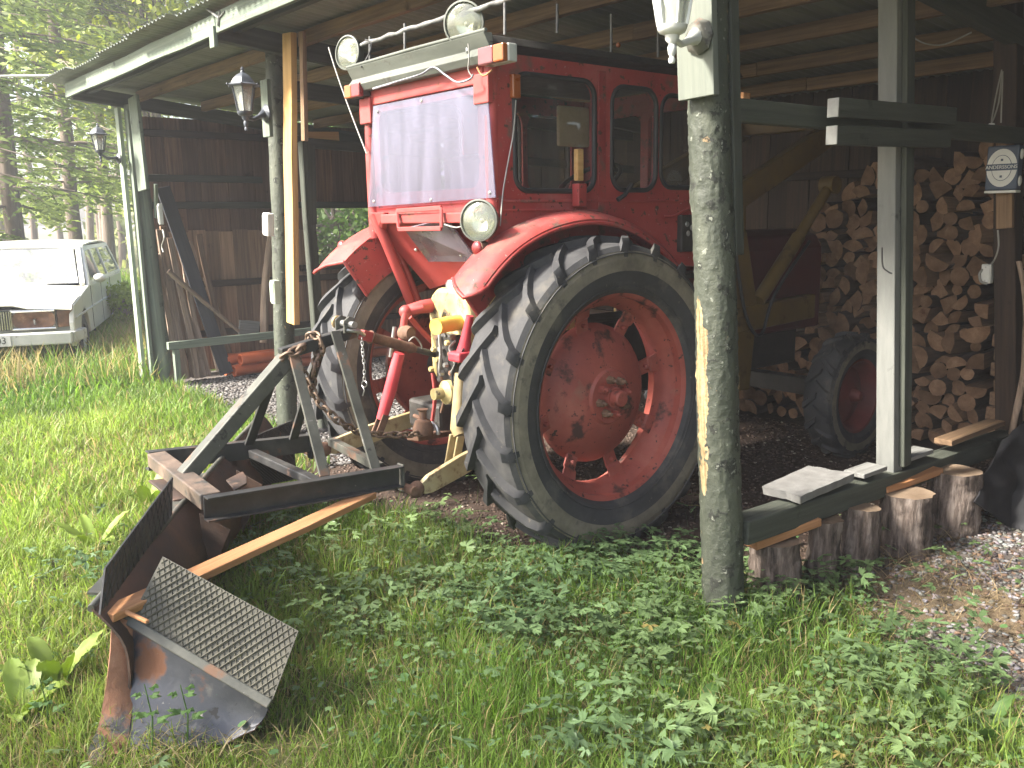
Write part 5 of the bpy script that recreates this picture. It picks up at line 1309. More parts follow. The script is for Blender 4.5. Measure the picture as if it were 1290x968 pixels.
PIPE = M('orange_drain_pipe', [(.3, (.47, .095, .03)), (.6, (.58, .135, .05)), (.8, (.62, .19, .09))], scale=3, rough=.42, bump=.04, layers=(((.28, .11, .06), 6, .66, .1, .7),))
for i, (dy, dz, x0) in enumerate(((-.02, .058, .84), (.12, .058, .80), (-.06, .175, .90), (.08, .172, .80))):
    ctr = V(x0, 6.98 + dy, dz)
    p = MB().lathe([(.047, .012), (.047, .0), (.062, .0), (.063, .012), (.061, .10), (.056, .12), (.055, 2.4), (.049, 2.4), (.049, .14), (.047, .012)], ctr, (1, .035, 0), 24, cap=False).obj('drain_pipe', PIPE, None, 40)
    tag(p, 'orange plastic drain pipe in the bundle under the rack rail', 'pipe', 'orange pipes in the end bay')
    if i == 2: MB().box(ctr + V(.52, -.045, .035), (.14, .03, .028), Matrix.Rotation(.9, 3, 'X')).obj('pipe_label', WHT, p, None, .002)
loose([V(1.50, 6.98 + .14 * math.cos(t), .115 + .135 * math.sin(t)) for t in np.linspace(0, 6.4, 16)], 'pale string tied round the orange pipes', .005, name='string', cat='string')
# beyond the brown post: stick and black sheet
tag(logpiece('dry_branch', PX(1276, 600, 2.5), PX(1271, 330, 2.5), .020, .014, SLABW, None, 10, 24, .05, .004, 31, bend=.04), 'crooked pale branch leaning beside the brown post', 'branch')
TARP = M('black_plastic_sheet', [(.3, (.010, .010, .012)), (.7, (.022, .022, .025))], scale=6, rough=.5, bump=.4, bscale=12)
rows = []
tp = [PY(1262, 555, -.16), PY(1300, 520, -.2), PY(1345, 520, -.2)]
bt = [PY(1228, 632, -.28), PZ(1270, 662, 0), PZ(1345, 690, 0)]
for j in range(9):
    v = j / 8; row = []
    for i in range(13):
        u = i / 12; k = u * 2
        a = tp[int(min(k, 1))].lerp(tp[int(min(k, 1)) + 1], k - int(min(k, 1))); b_ = bt[int(min(k, 1))].lerp(bt[int(min(k, 1)) + 1], k - int(min(k, 1)))
        row.append(a.lerp(b_, v) + V(.05, .05, 0) * noise.noise(V(u * 5, v * 4, 1)))
    rows.append(row)
tag(MB().slab(rows, .01).obj('black_sheet', TARP, None, 60), 'black plastic sheet slumped at the end of the sill beam', 'sheet')

# ------------------------------------------------------------------ old estate car beyond the shed corner
WPT = M('dirty_white_car_paint', [(.3, (.42, .42, .37)), (.6, (.54, .54, .48)), (.8, (.62, .62, .57))], scale=2.2, rough=.35, bump=.02, coat=.25, layers=(((.36, .33, .25), 3, .60, .2, .6), ((.22, .15, .09), 10, .72, .05, .8)))
CG = glass('car_glass', (.42, .46, .46), .02, .10, (.5, .5, .48), .10)
fc = PZ(95, 424, .42); fc.z = 0
best = min((abs(((lambda p: CXP + FPX * (p - CAMP).dot(CAMX) / -((p - CAMP).dot(CAMZ)))(fc + V(math.sin(t), math.cos(t), 0) * 4.7 + V(0, 0, .9))) - 151), t) for t in np.linspace(-.6, 1.2, 400))[1]
cu_ = V(math.sin(best), math.cos(best), 0); cw = V(cu_.y, -cu_.x, 0)      # cu_: towards the tail, cw: towards the car's left side
co = fc - cw * .855
car = empty('estate_car', co, 'old white estate car with rusty empty headlamp, grass grown round it', 'car')
def K(l, w, z): return co + cu_ * l + cw * w + V(0, 0, z - .05)
def arch(cx, r): return [(cx + r * math.cos(a), .33 + r * math.sin(a)) for a in np.linspace(math.pi - .15, .15, 12)]
side = [(.04, .36)] + arch(.80, .37) + arch(3.46, .37) + [(4.55, .36), (4.70, .50), (4.74, .92), (1.30, .93), (.10, .80), (.02, .62)]
for s in (-1, 1):
    sd_ = MB().prism([K(l, s * .855, z) for l, z in side], cw * (-s * .05)).obj('body_side', WPT, car, None, .012)
    MB().beam(K(.12, s * .862, .66), K(4.7, s * .862, .68), .014, .022).obj('trim_strip', GREYM, sd_, None, .003)
    for l in (1.42, 2.35, 3.28): MB().beam(K(l, s * .858, .42), K(l, s * .858, .92), .004, .008, up=cu_).obj('door_gap', BLK, sd_)
    # upper frame with windows
    up = [(1.32, .93), (2.02, 1.36), (2.1, 1.38), (4.40, 1.38), (4.72, .93)]
    wins = [[(1.52, .97), (2.06, 1.32), (2.46, 1.33), (2.46, .97)], [(2.54, .97), (2.54, 1.33), (3.20, 1.33), (3.20, .97)], [(3.30, .97), (3.30, 1.33), (4.32, 1.33), (4.55, .97)]]
    def T(u, v, w, s=s): return K(u, s * (.845 - (v - .93) * .30) + w, v)
    fr_ = holed('window_frame', up, wins, T, .03, WPT, car)
    for wl_ in wins: holed('side_window', wl_, [], T, .006, CG, fr_)
    MB().box(K(1.62, s * .94, .99), (.09, .09, .09)).obj('mirror_stub', BLK, car, None, .01) if s < 0 else MB().ball(K(1.58, s * .95, 1.0), .085, 12, (.9, 1.1, .65)).obj('door_mirror', WPT, car, 60)
    for l in (.80, 3.46):
        w_ = MB().lathe([(0, .06), (.10, .07), (.17, .05), (.19, .0), (0, 0)], K(l, s * .76, .33), cw * s, 20).obj('wheel', GREYM, car, 40)
        MB().lathe([(.19, .07), (.24, .085), (.30, .07), (.315, .03), (.315, -.08), (.19, -.08)], K(l, s * .76, .33), cw * s, 24, cap=False).obj('tyre', RUB, w_, 40)
rows = [[K(l, w, z - .035 * (w / .84) ** 2 + (.03 if abs(w) < .28 else 0)) for w in np.linspace(-.84, .84, 13)] for l, z in ((.02, .785), (.06, .825), (.4, .865), (.9, .90), (1.34, .94))]
MB().slab(rows, .015).obj('bonnet', WPT, car, 40)
rows = [[K(l, w, z - .03 * (w / .7) ** 2) for w in np.linspace(-.72, .72, 11)] for l, z in ((2.0, 1.36), (2.1, 1.41), (2.7, 1.43), (3.8, 1.43), (4.42, 1.39))]
MB().slab(rows, .02).obj('roof', WPT, car, 40)
ws = [K(1.34, -.74, .96), K(1.34, .74, .96), K(2.02, .62, 1.37), K(2.02, -.62, 1.37)]
MB().prism(ws, cu_ * .006).obj('windscreen', glass('windscreen_glass', (.40, .44, .46), .03, .30, (.7, .7, .72), .25), car)
for s in (-1, 1): MB().beam(K(1.30, s * .79, .94), K(2.04, s * .67, 1.38), .06, .05).obj('screen_pillar', WPT, car, None, .01)
MB().prism([K(4.72, -.74, .93), K(4.72, .74, .93), K(4.42, .62, 1.37), K(4.42, -.62, 1.37)], cu_ * .006).obj('tail_window', CG, car)
MB().beam(K(4.70, -.8, .64), K(4.70, .8, .64), .10, .58).obj('tail_panel', WPT, car, None, .02)
for s in (-1, 1): MB().beam(K(4.78, s * .80, .50), K(4.62, s * .90, .50), .10, .14).obj('bumper_corner', BLK, car, None, .02)
# front: panel, grille with slats, lamps, bumper, plate
MB().beam(K(.16, -.80, .62), K(.16, .80, .62), .06, .30).obj('front_panel', GREYM, car, None, .01)
gr = MB().box(K(.03, 0, .665), (.03, .03, .2)).obj('grille', BLK, car)
MB().beam(K(.035, -.25, .665), K(.035, .25, .665), .02, .20).obj('grille_back', BLK, gr)
for k in range(21): MB().beam(K(.02, -.24 + .024 * k, .57), K(.02, -.24 + .024 * k, .76), .010, .012, up=cu_).obj('grille_slat', CHROME, gr)
for s in (-1, 1): MB().beam(K(.018, s * .262, .56), K(.018, s * .262, .78), .02, .02, up=cu_).obj('grille_frame', CHROME, gr, None, .003)
RUSTY = M('rusty_lamp_bowl', [(.3, (.05, .025, .015)), (.6, (.18, .085, .04)), (.8, (.40, .28, .18))], scale=9, rough=.7, bump=.3)
for s in (-1, 1):
    lamp = MB().tube([K(.01, s * .47 + .205 * a, .665 + .095 * b_) for a, b_ in ((-1, -1), (1, -1), (1, 1), (-1, 1))], .014, 6, closed=True).obj('headlamp', CHROME, car, 40)
    rows = [[K(.02 + .07 * (1 - k), s * .47 + .2 * k * math.copysign(abs(math.cos(a)) ** .5, math.cos(a)), .665 + .09 * k * math.copysign(abs(math.sin(a)) ** .5, math.sin(a))) for a in np.linspace(0, 2 * math.pi, 25)[:-1]] for k in (.05, .3, .5, .7, .85, 1.0)]
    MB().grid(rows, closed=True).obj('lamp_bowl', RUSTY, lamp, 60)
    MB().tube([K(.06, s * .47, .60), K(.03, s * .47, .665)], .010, 8).obj('lamp_stem', STEEL, lamp, 60)
    MB().beam(K(.04, s * .69, .665), K(.10, s * .835, .665), .05, .18).obj('corner_lamp', RUSTY, car, None, .006)
bp_ = MB().beam(K(-.06, -.84, .47), K(-.06, .84, .47), .10, .13).obj('bumper', GREYM, car, None, .015)
for s in (-1, 1): MB().beam(K(-.05, s * .82, .47), K(.34, s * .89, .47), .08, .12).obj('bumper_wrap', GREYM, bp_, None, .015)
MB().beam(K(-.118, -.26, .47), K(-.118, .26, .47), .008, .115).obj('number_plate', WHT, bp_, None, .002)
mt = Matrix.Identity(4)
for i in range(3): mt[i][0] = cw[i]; mt[i][1] = (0, 0, 1)[i]; mt[i][2] = -cu_[i]; mt[i][3] = (K(-.124, .17, .47))[i]
text_mesh('plate_digits', '03', .10, mt, BLK, bp_)
MB().box(K(2.4, 0, .55), (1.2, 1.2, .5)).obj('cabin_floor', BLK, car)
for s in (-1, 1): MB().beam(K(2.35, s * .36, .6), K(2.55, s * .36, 1.15), .44, .10, up=cu_).obj('front_seat', M('car_seat_cloth', [(.3, (.05, .06, .09)), (.7, (.09, .10, .14))], scale=8, rough=.9), car, None, .03)
# ------------------------------------------------------------------ vegetation
LEAF = leafmat('grass_blades', .55, .38)
LEAF2 = leafmat('weed_leaves', .42, .30)
LEAF3 = leafmat('tree_foliage', .55, .40)
VD = Vector((-CAMZ.x, -CAMZ.y)).normalized()
def sector(n, r0, r1, half, rng):
    """random ground points in a wedge in front of the viewpoint"""
    a = rng.uniform(-half, half, n); r = np.sqrt(rng.uniform(r0 * r0, r1 * r1, n)); b0 = math.atan2(VD.y, VD.x)
    return CAMP.x + r * np.cos(b0 + a), CAMP.y + r * np.sin(b0 + a), r
def blades(x, y, h, w, lean, col, rng, z=None):
    n = len(x); a = rng.uniform(0, 2 * np.pi, n); la = rng.uniform(0, 2 * np.pi, n)
    z = gheight(x, y) if z is None else z
    dx, dy = np.cos(a) * w / 2, np.sin(a) * w / 2; lx, ly = np.cos(la) * lean * h, np.sin(la) * lean * h
    hv = h * np.sqrt(np.clip(1 - (lean * .8) ** 2, .05, 1))
    co = np.empty((n, 5, 3))
    co[:, 0] = np.stack([x - dx, y - dy, z - .005], 1); co[:, 1] = np.stack([x + dx, y + dy, z - .005], 1)
    mx_, my_ = x + lx * .35, y + ly * .35
    co[:, 2] = np.stack([mx_ - dx * .8, my_ - dy * .8, z + hv * .6], 1); co[:, 3] = np.stack([mx_ + dx * .8, my_ + dy * .8, z + hv * .6], 1)
    co[:, 4] = np.stack([x + lx, y + ly, z + hv], 1)
    b = (np.arange(n) * 5)[:, None]
    f = np.concatenate([b + np.array([[0, 1, 3]]), b + np.array([[0, 3, 2]]), b + np.array([[2, 3, 4]])], 0)
    sh = np.array([.72, .72, .95, .95, 1.1])[None, :, None]
    return co.reshape(-1, 3), f, np.repeat(col, 5, 0)
def cover(name, parts, mat, label, cat):
    co, fs, cs, o = [], [], [], 0
    for c, f, k in parts:
        co.append(c); fs.append(f + o); cs.append(k); o += len(c)
    me = bpy.data.meshes.new(name); raw_mesh(me, np.concatenate(co), np.concatenate(fs), 3); set_tint(me, np.clip(np.concatenate(cs), 0, 1))
    me.materials.append(mat); ob = link(name, me, Matrix.Identity(4)); return tag(ob, label, cat, None, 'stuff')
rg = np.random.default_rng(11)
def gcol(x, y, rng, dry=.12):
    n = len(x); p = nfield(x, y, .9, 31)[:, None]; q = nfield(x, y, 3.3, 32)[:, None]
    c = np.array([.092, .172, .026]) * (1 - p) + np.array([.200, .270, .055]) * p
    c = c * (.75 + .5 * q) * rng.uniform(.7, 1.3, (n, 1))
    d = rng.uniform(0, 1, n) < dry * (.4 + 1.6 * nfield(x, y, 1.6, 33))
    c[d] = np.array([.30, .245, .11]) * rng.uniform(.7, 1.25, (d.sum(), 1)); return c
def weedmask(x, y): return sstep(-1.95, -1.25, x + .22 * (y - .8)) * sstep(3.0, 2.0, y)
parts = []
for (r0, r1, dens, w0, h0, half) in ((.9, 3.2, 9000, .0042, .085, .78), (3.2, 5.5, 5200, .006, .095, .74), (5.5, 9.0, 2300, .010, .11, .70), (9.0, 14.0, 800, .017, .14, .66), (14.0, 26.0, 170, .035, .20, .62)):
    n = int(dens * half * (r1 * r1 - r0 * r0)); x, y, r = sector(n, r0, r1, half, rg)
    tuft = nfield(x, y, 5, 41); keep = rg.uniform(0, 1, n) < (1 - bare(x, y)) * (.55 + .6 * tuft) * (1 - .22 * weedmask(x, y))
    keep &= ~((x > .2) & (y > -.2) & (y < 7.6))
    x, y, tuft = x[keep], y[keep], tuft[keep]; n = len(x)
    tall = 1 + .9 * sstep(8.2, 10.0, y) + .6 * np.exp(-((x - .0) ** 2 + (y - 7.5) ** 2) / .2) + .35 * nfield(x, y, .7, 55)
    nearwing = np.exp(-((x + 2.02) ** 2 + (y - .42) ** 2) / .035) + np.exp(-((x + 2.2) ** 2 + (y - .55) ** 2) / .02) + np.exp(-((x + 1.85) ** 2 + (y - .32) ** 2) / .03)
    h = h0 * rg.uniform(.5, 1.35, n) * (.6 + .8 * tuft) * tall * (1 - .65 * np.clip(nearwing, 0, 1))
    parts.append(blades(x, y, h, w0 * rg.uniform(.7, 1.3, n), rg.uniform(.15, .95, n), gcol(x, y, rg, .10), rg))
x, y, r = sector(60000, 1.0, 8.0, .74, rg); k = (bare(x, y) < .6) & (rg.uniform(0, 1, 60000) < .25 + 1.0 * nfield(x, y, 1.9, 91)) & ~((x > .2) & (y > -.2) & (y < 7.6)); x, y = x[k], y[k]; n = len(x)
parts.append(blades(x, y, rg.uniform(.06, .17, n), rg.uniform(.002, .006, n), rg.uniform(.98, 1.2, n), np.array([.25, .205, .10]) * rg.uniform(.4, 1.3, (n, 1)), rg))
x, y, r = sector(60000, 8.0, 13.5, .66, rg)
fcx, fcy = co.x + cw.x * .3, co.y + cw.y * .3
q = ((x - fcx) * cu_.x + (y - fcy) * cu_.y); w_ = ((x - co.x) * cw.x + (y - co.y) * cw.y)
k = (q > -1.1) & (q < 3.2) & (np.abs(w_) < 1.7) & ((q < -.2) | (w_ > .95)); x, y = x[k], y[k]; n = len(x)
parts.append(blades(x, y, rg.uniform(.16, .48, n), rg.uniform(.008, .016, n), rg.uniform(.1, .8, n), gcol(x, y, rg, .55), rg))
cover('grass', parts, LEAF, 'bright green lawn grass in front of the shed', 'grass')
# dry straw lying on the bare ground to the right and round the post foot
x, y, r = sector(26000, 1.2, 5.0, .75, rg)
k = (bare(x, y) > .25) & (y < .15) & (x < 2.2) & (rg.uniform(0, 1, len(x)) < sstep(.38, .6, nfield(x, y, 2.3, 21)) * .75 + .10 + .5 * np.exp(-((x + .0) ** 2 + (y + .1) ** 2) / .08))
x, y = x[k], y[k]; n = len(x)
cover('dry_straw', [blades(x, y, rg.uniform(.05, .16, n), rg.uniform(.002, .005, n), rg.uniform(1.0, 1.22, n), np.array([.26, .20, .115]) * rg.uniform(.4, 1.35, (n, 1)), rg)], LEAF, 'dry straw scattered over the bare ground by the corner post', 'straw')

# leafy ground cover: lobed leaves and small round leaves on short stems
def leafpoly(kind):
    if kind == 'lobed':
        rr = [(0, .10), (25, .62), (38, .45), (55, .95), (68, .66), (82, .84), (90, 1.0), (98, .84), (112, .66), (125, .95), (142, .45), (155, .62), (180, .10)]
        return [(.5 * r * math.cos(math.radians(a)), .5 * r * math.sin(math.radians(a))) for a, r in rr]
    if kind == 'tri':
        out = []
        for c in (20, 90, 160):
            for da, r in ((-27, .33), (-22, .74), (-14, .60), (-9, .96), (-2, .70), (3, 1.0), (8, .72), (14, .92), (20, .62), (27, .33)): out.append((.5 * r * math.cos(math.radians(c + da)), .5 * r * math.sin(math.radians(c + da))))
        return out
    return [(.36 * math.cos(math.radians(a)), .36 * math.sin(math.radians(a)) + .3) for a in range(-80, 270, 40)]
def leaves(kind, x, y, z, size, col, rng, tiltmax=.6):
    P = np.array(leafpoly(kind)); k = len(P); n = len(x)
    a = rng.uniform(0, 2 * np.pi, n); t = rng.uniform(-.1, tiltmax, n); ta = rng.uniform(0, 2 * np.pi, n)
    loc = np.concatenate([[[0, .08]], P]); rr = np.hypot(loc[:, 0], loc[:, 1])
    lz = .18 * rr - .55 * rr * rr + rng.uniform(-.03, .03, (n, k + 1))
    ca, sa = np.cos(a)[:, None], np.sin(a)[:, None]
    lx = (loc[:, 0] * ca - loc[:, 1] * sa) * size[:, None]; ly = (loc[:, 0] * sa + loc[:, 1] * ca) * size[:, None]; lz = lz * size[:, None]
    tilt = (lx * np.cos(ta)[:, None] + ly * np.sin(ta)[:, None]) * np.tan(t)[:, None]
    co = np.stack([lx + x[:, None], ly + y[:, None], z[:, None] + lz + tilt], -1)
    b = (np.arange(n) * (k + 1))[:, None]
    f = np.concatenate([b + np.array([[0, i + 1, i + 2]]) for i in range(k - 1)], 0)
    cc = np.repeat(col, k + 1, 0)
    return co.reshape(-1, 3), f, cc
def wcol(n, x, y, rng):
    p = nfield(x, y, 1.7, 61)[:, None]
    c = (np.array([.085, .145, .062]) * (1 - p) + np.array([.155, .220, .085]) * p) * rng.uniform(.7, 1.3, (n, 1))
    yel = rng.uniform(0, 1, n) < .003; c[yel] = np.array([.22, .18, .06]); return c
parts = []; stems = []
for kind, N, s0, s1, z0, z1 in (('tri', 17000, .035, .125, .045, .15), ('lobed', 11000, .02, .065, .03, .12), ('round', 15000, .016, .042, .02, .075)):
    x, y, r = sector(N, 1.1, 5.4, .74, rg)
    wm = weedmask(x, y) * (1 - .92 * bare(x - .12, y)) + .06 * (1 - bare(x, y))
    ivy = np.exp(-((x - .35) ** 2 / .06 + (y + .12) ** 2 / .03)) + np.exp(-((x - .15) ** 2 / .12 + (y - .72) ** 2 / .02))
    if kind == 'round': wm = np.maximum(wm, ivy)
    cl = nfield(x, y, 2.6, 71 if kind == 'tri' else 72)
    k = rg.uniform(0, 1, len(x)) < wm * np.clip(2.4 * cl - .55, .05, 1.2) * (.45 + .55 * sstep(-1.6, -.2, x + y * -.35)) * sstep(5.6, 3.5, r)
    x, y = x[k], y[k]; n = len(x); g = gheight(x, y); z = g + rg.uniform(z0, z1, n)
    c = wcol(n, x, y, rg)
    if kind == 'round': c *= np.array([.80, .95, .85])
    parts.append(leaves(kind, x, y, z, rg.uniform(s0, s1, n), c, rg, .55))
    # stems
    dx, dy = rg.uniform(-.02, .02, n), rg.uniform(-.02, .02, n)
    q = np.stack([np.stack([x + dx - .001, y + dy, g - .005], 1), np.stack([x + dx + .0015, y + dy, g - .005], 1), np.stack([x, y, z], 1)], 1).reshape(-1, 3)
    parts.append((q, (np.arange(n) * 3)[:, None] + np.array([[0, 1, 2]]), np.repeat(c * .8, 3, 0)))
cover('ground_cover', parts, LEAF2, 'low leafy weeds covering the ground between plough and corner post', 'weeds')

# slate chips on the bare floor
def chips(x, y, s, col, rng, flat=.4):
    n = len(x); base = np.array([[i, j, k] for i in (-1, 1) for j in (-1, 1) for k in (-1, 1)], float)
    v = base[None] * rng.uniform(.55, 1.0, (n, 8, 3)) * s[:, None, None] * .5 * np.array([1, .75, flat])
    a = rng.uniform(0, 6.28, n); t = rng.normal(0, .3, n); ca, sa, ct, st = np.cos(a)[:, None], np.sin(a)[:, None], np.cos(t)[:, None], np.sin(t)[:, None]
    X, Y, Zc = v[..., 0], v[..., 1] * ct - v[..., 2] * st, v[..., 1] * st + v[..., 2] * ct
    co = np.stack([X * ca - Y * sa + x[:, None], X * sa + Y * ca + y[:, None], Zc + (gheight(x, y) + s * flat * .3)[:, None]], -1)
    F = np.array([(0, 1, 3), (0, 3, 2), (4, 6, 7), (4, 7, 5), (0, 4, 5), (0, 5, 1), (2, 3, 7), (2, 7, 6), (0, 2, 6), (0, 6, 4), (1, 5, 7), (1, 7, 3)])
    f = ((np.arange(n) * 8)[:, None, None] + F[None]).reshape(-1, 3)
    return co.reshape(-1, 3), f, np.repeat(col, 8, 0)
GRV = bpy.data.materials.new('slate_chips'); GRV.use_nodes = True
b_ = GRV.node_tree.nodes['Principled BSDF']; at = GRV.node_tree.nodes.new('ShaderNodeAttribute'); at.attribute_name = 'tint'
GRV.node_tree.links.new(at.outputs['Color'], b_.inputs['Base Color']); b_.inputs['Roughness'].default_value = .8; b_.inputs['Specular IOR Level'].default_value = .3
parts = []
x, y, r = sector(80000, 1.6, 6.5, .75, rg)
k = (y < .12) & (bare(x, y) > .45) & (rg.uniform(0, 1, len(x)) < .35 + .75 * (1 - sstep(.45, .66, nfield(x, y, 2.3, 21))))
x, y = x[k], y[k]; n = len(x); c = (np.array([.155, .145, .14]) + rg.uniform(-.08, .10, (n, 1))) * rg.uniform(.9, 1.1, (n, 3))
brn = rg.uniform(0, 1, n) < .25; c[brn] = np.array([.17, .11, .075]) * rg.uniform(.6, 1.3, (brn.sum(), 1))
parts.append(chips(x, y, rg.uniform(.007, .032, n) ** 1.0, c, rg))
x = rg.uniform(-.1, 2.6, 15000); y = rg.uniform(3.1, 7.1, 15000); k = bare(x, y) > .4; x, y = x[k], y[k]; n = len(x)
c = (np.array([.095, .088, .084]) + rg.uniform(-.05, .06, (n, 1))) * np.ones((1, 3)); parts.append(chips(x, y, rg.uniform(.018, .042, n), c, rg))
x = rg.uniform(-.7, 3.2, 12000); y = rg.uniform(.1, 3.1, 12000); k = bare(x, y) > .5; x, y = x[k], y[k]; n = len(x)
c = np.array([.075, .052, .04]) * rg.uniform(.5, 1.7, (n, 1)); lt = rg.uniform(0, 1, n) < .04; c[lt] = np.array([.30, .26, .21]); parts.append(chips(x, y, rg.uniform(.008, .024, n), c, rg))
cover('gravel', parts, GRV, 'slate chips and crumbs on the bare shed floor', 'gravel')

# ------------------------------------------------------------------ broad-leaved plants
def broad_leaf(p, d, L, wd, droop, col, par, name='leaf'):
    d = Vector(d).normalized(); side = d.cross(Z).normalized(); rows = []
    R = 10
    for i in range(R + 1):
        t = i / R; wv = wd * (math.sin(math.pi * min(1, t * .92 + .08)) ** .75) * (1 - .25 * t)
        c = Vector(p) + d * (L * t) * (1 - .25 * droop * t) + Z * (L * (.75 * t - droop * t * t))
        rows.append([c + side * wv * s + Z * (abs(s) * wv * .35 + .004 * math.sin(t * 30 + s * 3)) for s in (-1, -.5, 0, .5, 1)])
    return MB().slab(rows, .0012).obj(name, col, par, 60)
def plainleaf(name, c1, c2):
    m = M(name, [(.3, c1), (.7, c2)], scale=10, rough=.45, bump=.25, bscale=18, spec=.4, vary=.12)
    nt = m.node_tree; N = nt.nodes; bs = N['Principled BSDF']; tl = N.new('ShaderNodeBsdfTranslucent'); tl.inputs[0].default_value = (*[min(1, c * 1.8) for c in c2], 1)
    mx = N.new('ShaderNodeMixShader'); mx.inputs[0].default_value = .4
    nt.links.new(bs.outputs[0], mx.inputs[1]); nt.links.new(tl.outputs[0], mx.inputs[2]); nt.links.new(mx.outputs[0], N['Material Output'].inputs['Surface']); return m
DOCK = plainleaf('dock_leaf', (.17, .25, .04), (.28, .35, .08)); DOCKG = plainleaf('dark_dock_leaf', (.06, .12, .03), (.10, .18, .05))
rd = random.Random(3)
def dock(px, py, nl, L, label, mat, up=.8):
    p = PZ(px, py, 0); r = empty('broad_leaf_plant', p, label, 'plant')
    for i in range(nl):
        a = 2 * math.pi * (i / nl) + rd.uniform(-.4, .4); d = V(math.cos(a), math.sin(a), rd.uniform(.3, up))
        broad_leaf(p + V(math.cos(a), math.sin(a), 0) * .02, d, L * rd.uniform(.7, 1.15), L * rd.uniform(.15, .24), rd.uniform(.25, .75), mat, r)
    return r
dock(70, 870, 9, .20, 'large pale yellow green dock plant beside the plough nose', DOCK, 1.3)
dock(30, 905, 7, .18, 'spreading dock plant at the lawn edge left of the plough nose', DOCK)
dock(188, 640, 5, .22, 'small dock plant behind the chequer guard by the frame corner', DOCK, 1.2)
dock(120, 690, 5, .20, 'dock plant on the lawn behind the plough wing', DOCK)
dock(640, 735, 4, .10, 'little round-leaved plant in the weeds before the rear wheel', DOCKG)
dock(880, 900, 3, .16, 'dock plant with one long leaf among the weeds', DOCKG)
dock(1232, 935, 5, .15, 'low dock plant on the straw near the gravel', DOCKG, .5)
dock(1283, 955, 4, .13, 'second low dock plant beyond the straw patch', DOCKG, .5)
# weeds growing up against the near wing
def tall_weed(px, py, h, label):
    p = PZ(px, py, 0); r = empty('tall_weed', p, label, 'weed')
    MB().tube([p, p + V(.01, .0, h * .5), p + V(.0, .015, h)], [.003, .0025, .0015], 6).obj('stem', DOCKG, r, 60)
    for i in range(6):
        z = h * (.35 + .12 * i); a = i * 2.3
        q = p + V(.005, .005, z); d = V(math.cos(a), math.sin(a), .5)
        b = MB(); side = d.cross(Z).normalized(); dn = d.normalized(); s = .055 - .005 * i
        for da, ln in ((-.7, .75), (0, 1), (.7, .75)):
            dd = (dn + side * da).normalized(); ss = dd.cross(Z).normalized() * .011
            e = [q + dn * .02, q + dn * .02 + dd * s * ln * .5 + ss, q + dn * .02 + dd * s * ln - Z * .012, q + dn * .02 + dd * s * ln * .5 - ss]
            b.prism(e, (0, 0, -.001))
        b.obj('leaf', DOCKG, r)
tall_weed(236, 940, .20, 'thin weed with lobed leaves before the dark plough plate')
tall_weed(192, 948, .22, 'taller lobed weed near the rusty nose strip')
tall_weed(60, 640 + 290, .2, 'slim weed standing among the docks')

# ------------------------------------------------------------------ trees
TRK = M('spruce_bark', [(.3, (.10, .075, .06)), (.7, (.24, .19, .155))], scale=4, stretch=(.5, 3, 3), rough=.9, bump=.6, vary=.15)
def gpt(px, d):
    r = ray(px, 400); h = Vector((r.x, r.y, 0)).normalized(); return Vector((CAMP.x, CAMP.y, 0)) + h * d
def faces_obj(name, C, D, U, ln, wd, col, mat, parent, hang=None):
    """many small diamond leaves: centre C, long axis D, side axis U"""
    n = len(C); a = C - D * (ln * .5)[:, None]; b = C + U * (wd * .5)[:, None]; c = C + D * (ln * .5)[:, None]; d = C - U * (wd * .5)[:, None]
    co = np.stack([a, b, c, d], 1).reshape(-1, 3); f0 = (np.arange(n) * 4)[:, None]
    fs = np.concatenate([f0 + np.array([[0, 1, 2]]), f0 + np.array([[0, 2, 3]])], 0)
    o0 = co.mean(0); me = bpy.data.meshes.new(name); raw_mesh(me, co - o0, fs, 3); set_tint(me, np.clip(np.repeat(col, 4, 0), 0, 1)); me.materials.append(mat)
    return link(name, me, Matrix.Translation(Vector(o0)), parent)
def unit(v): return v / np.maximum(np.linalg.norm(v, axis=1, keepdims=True), 1e-6)
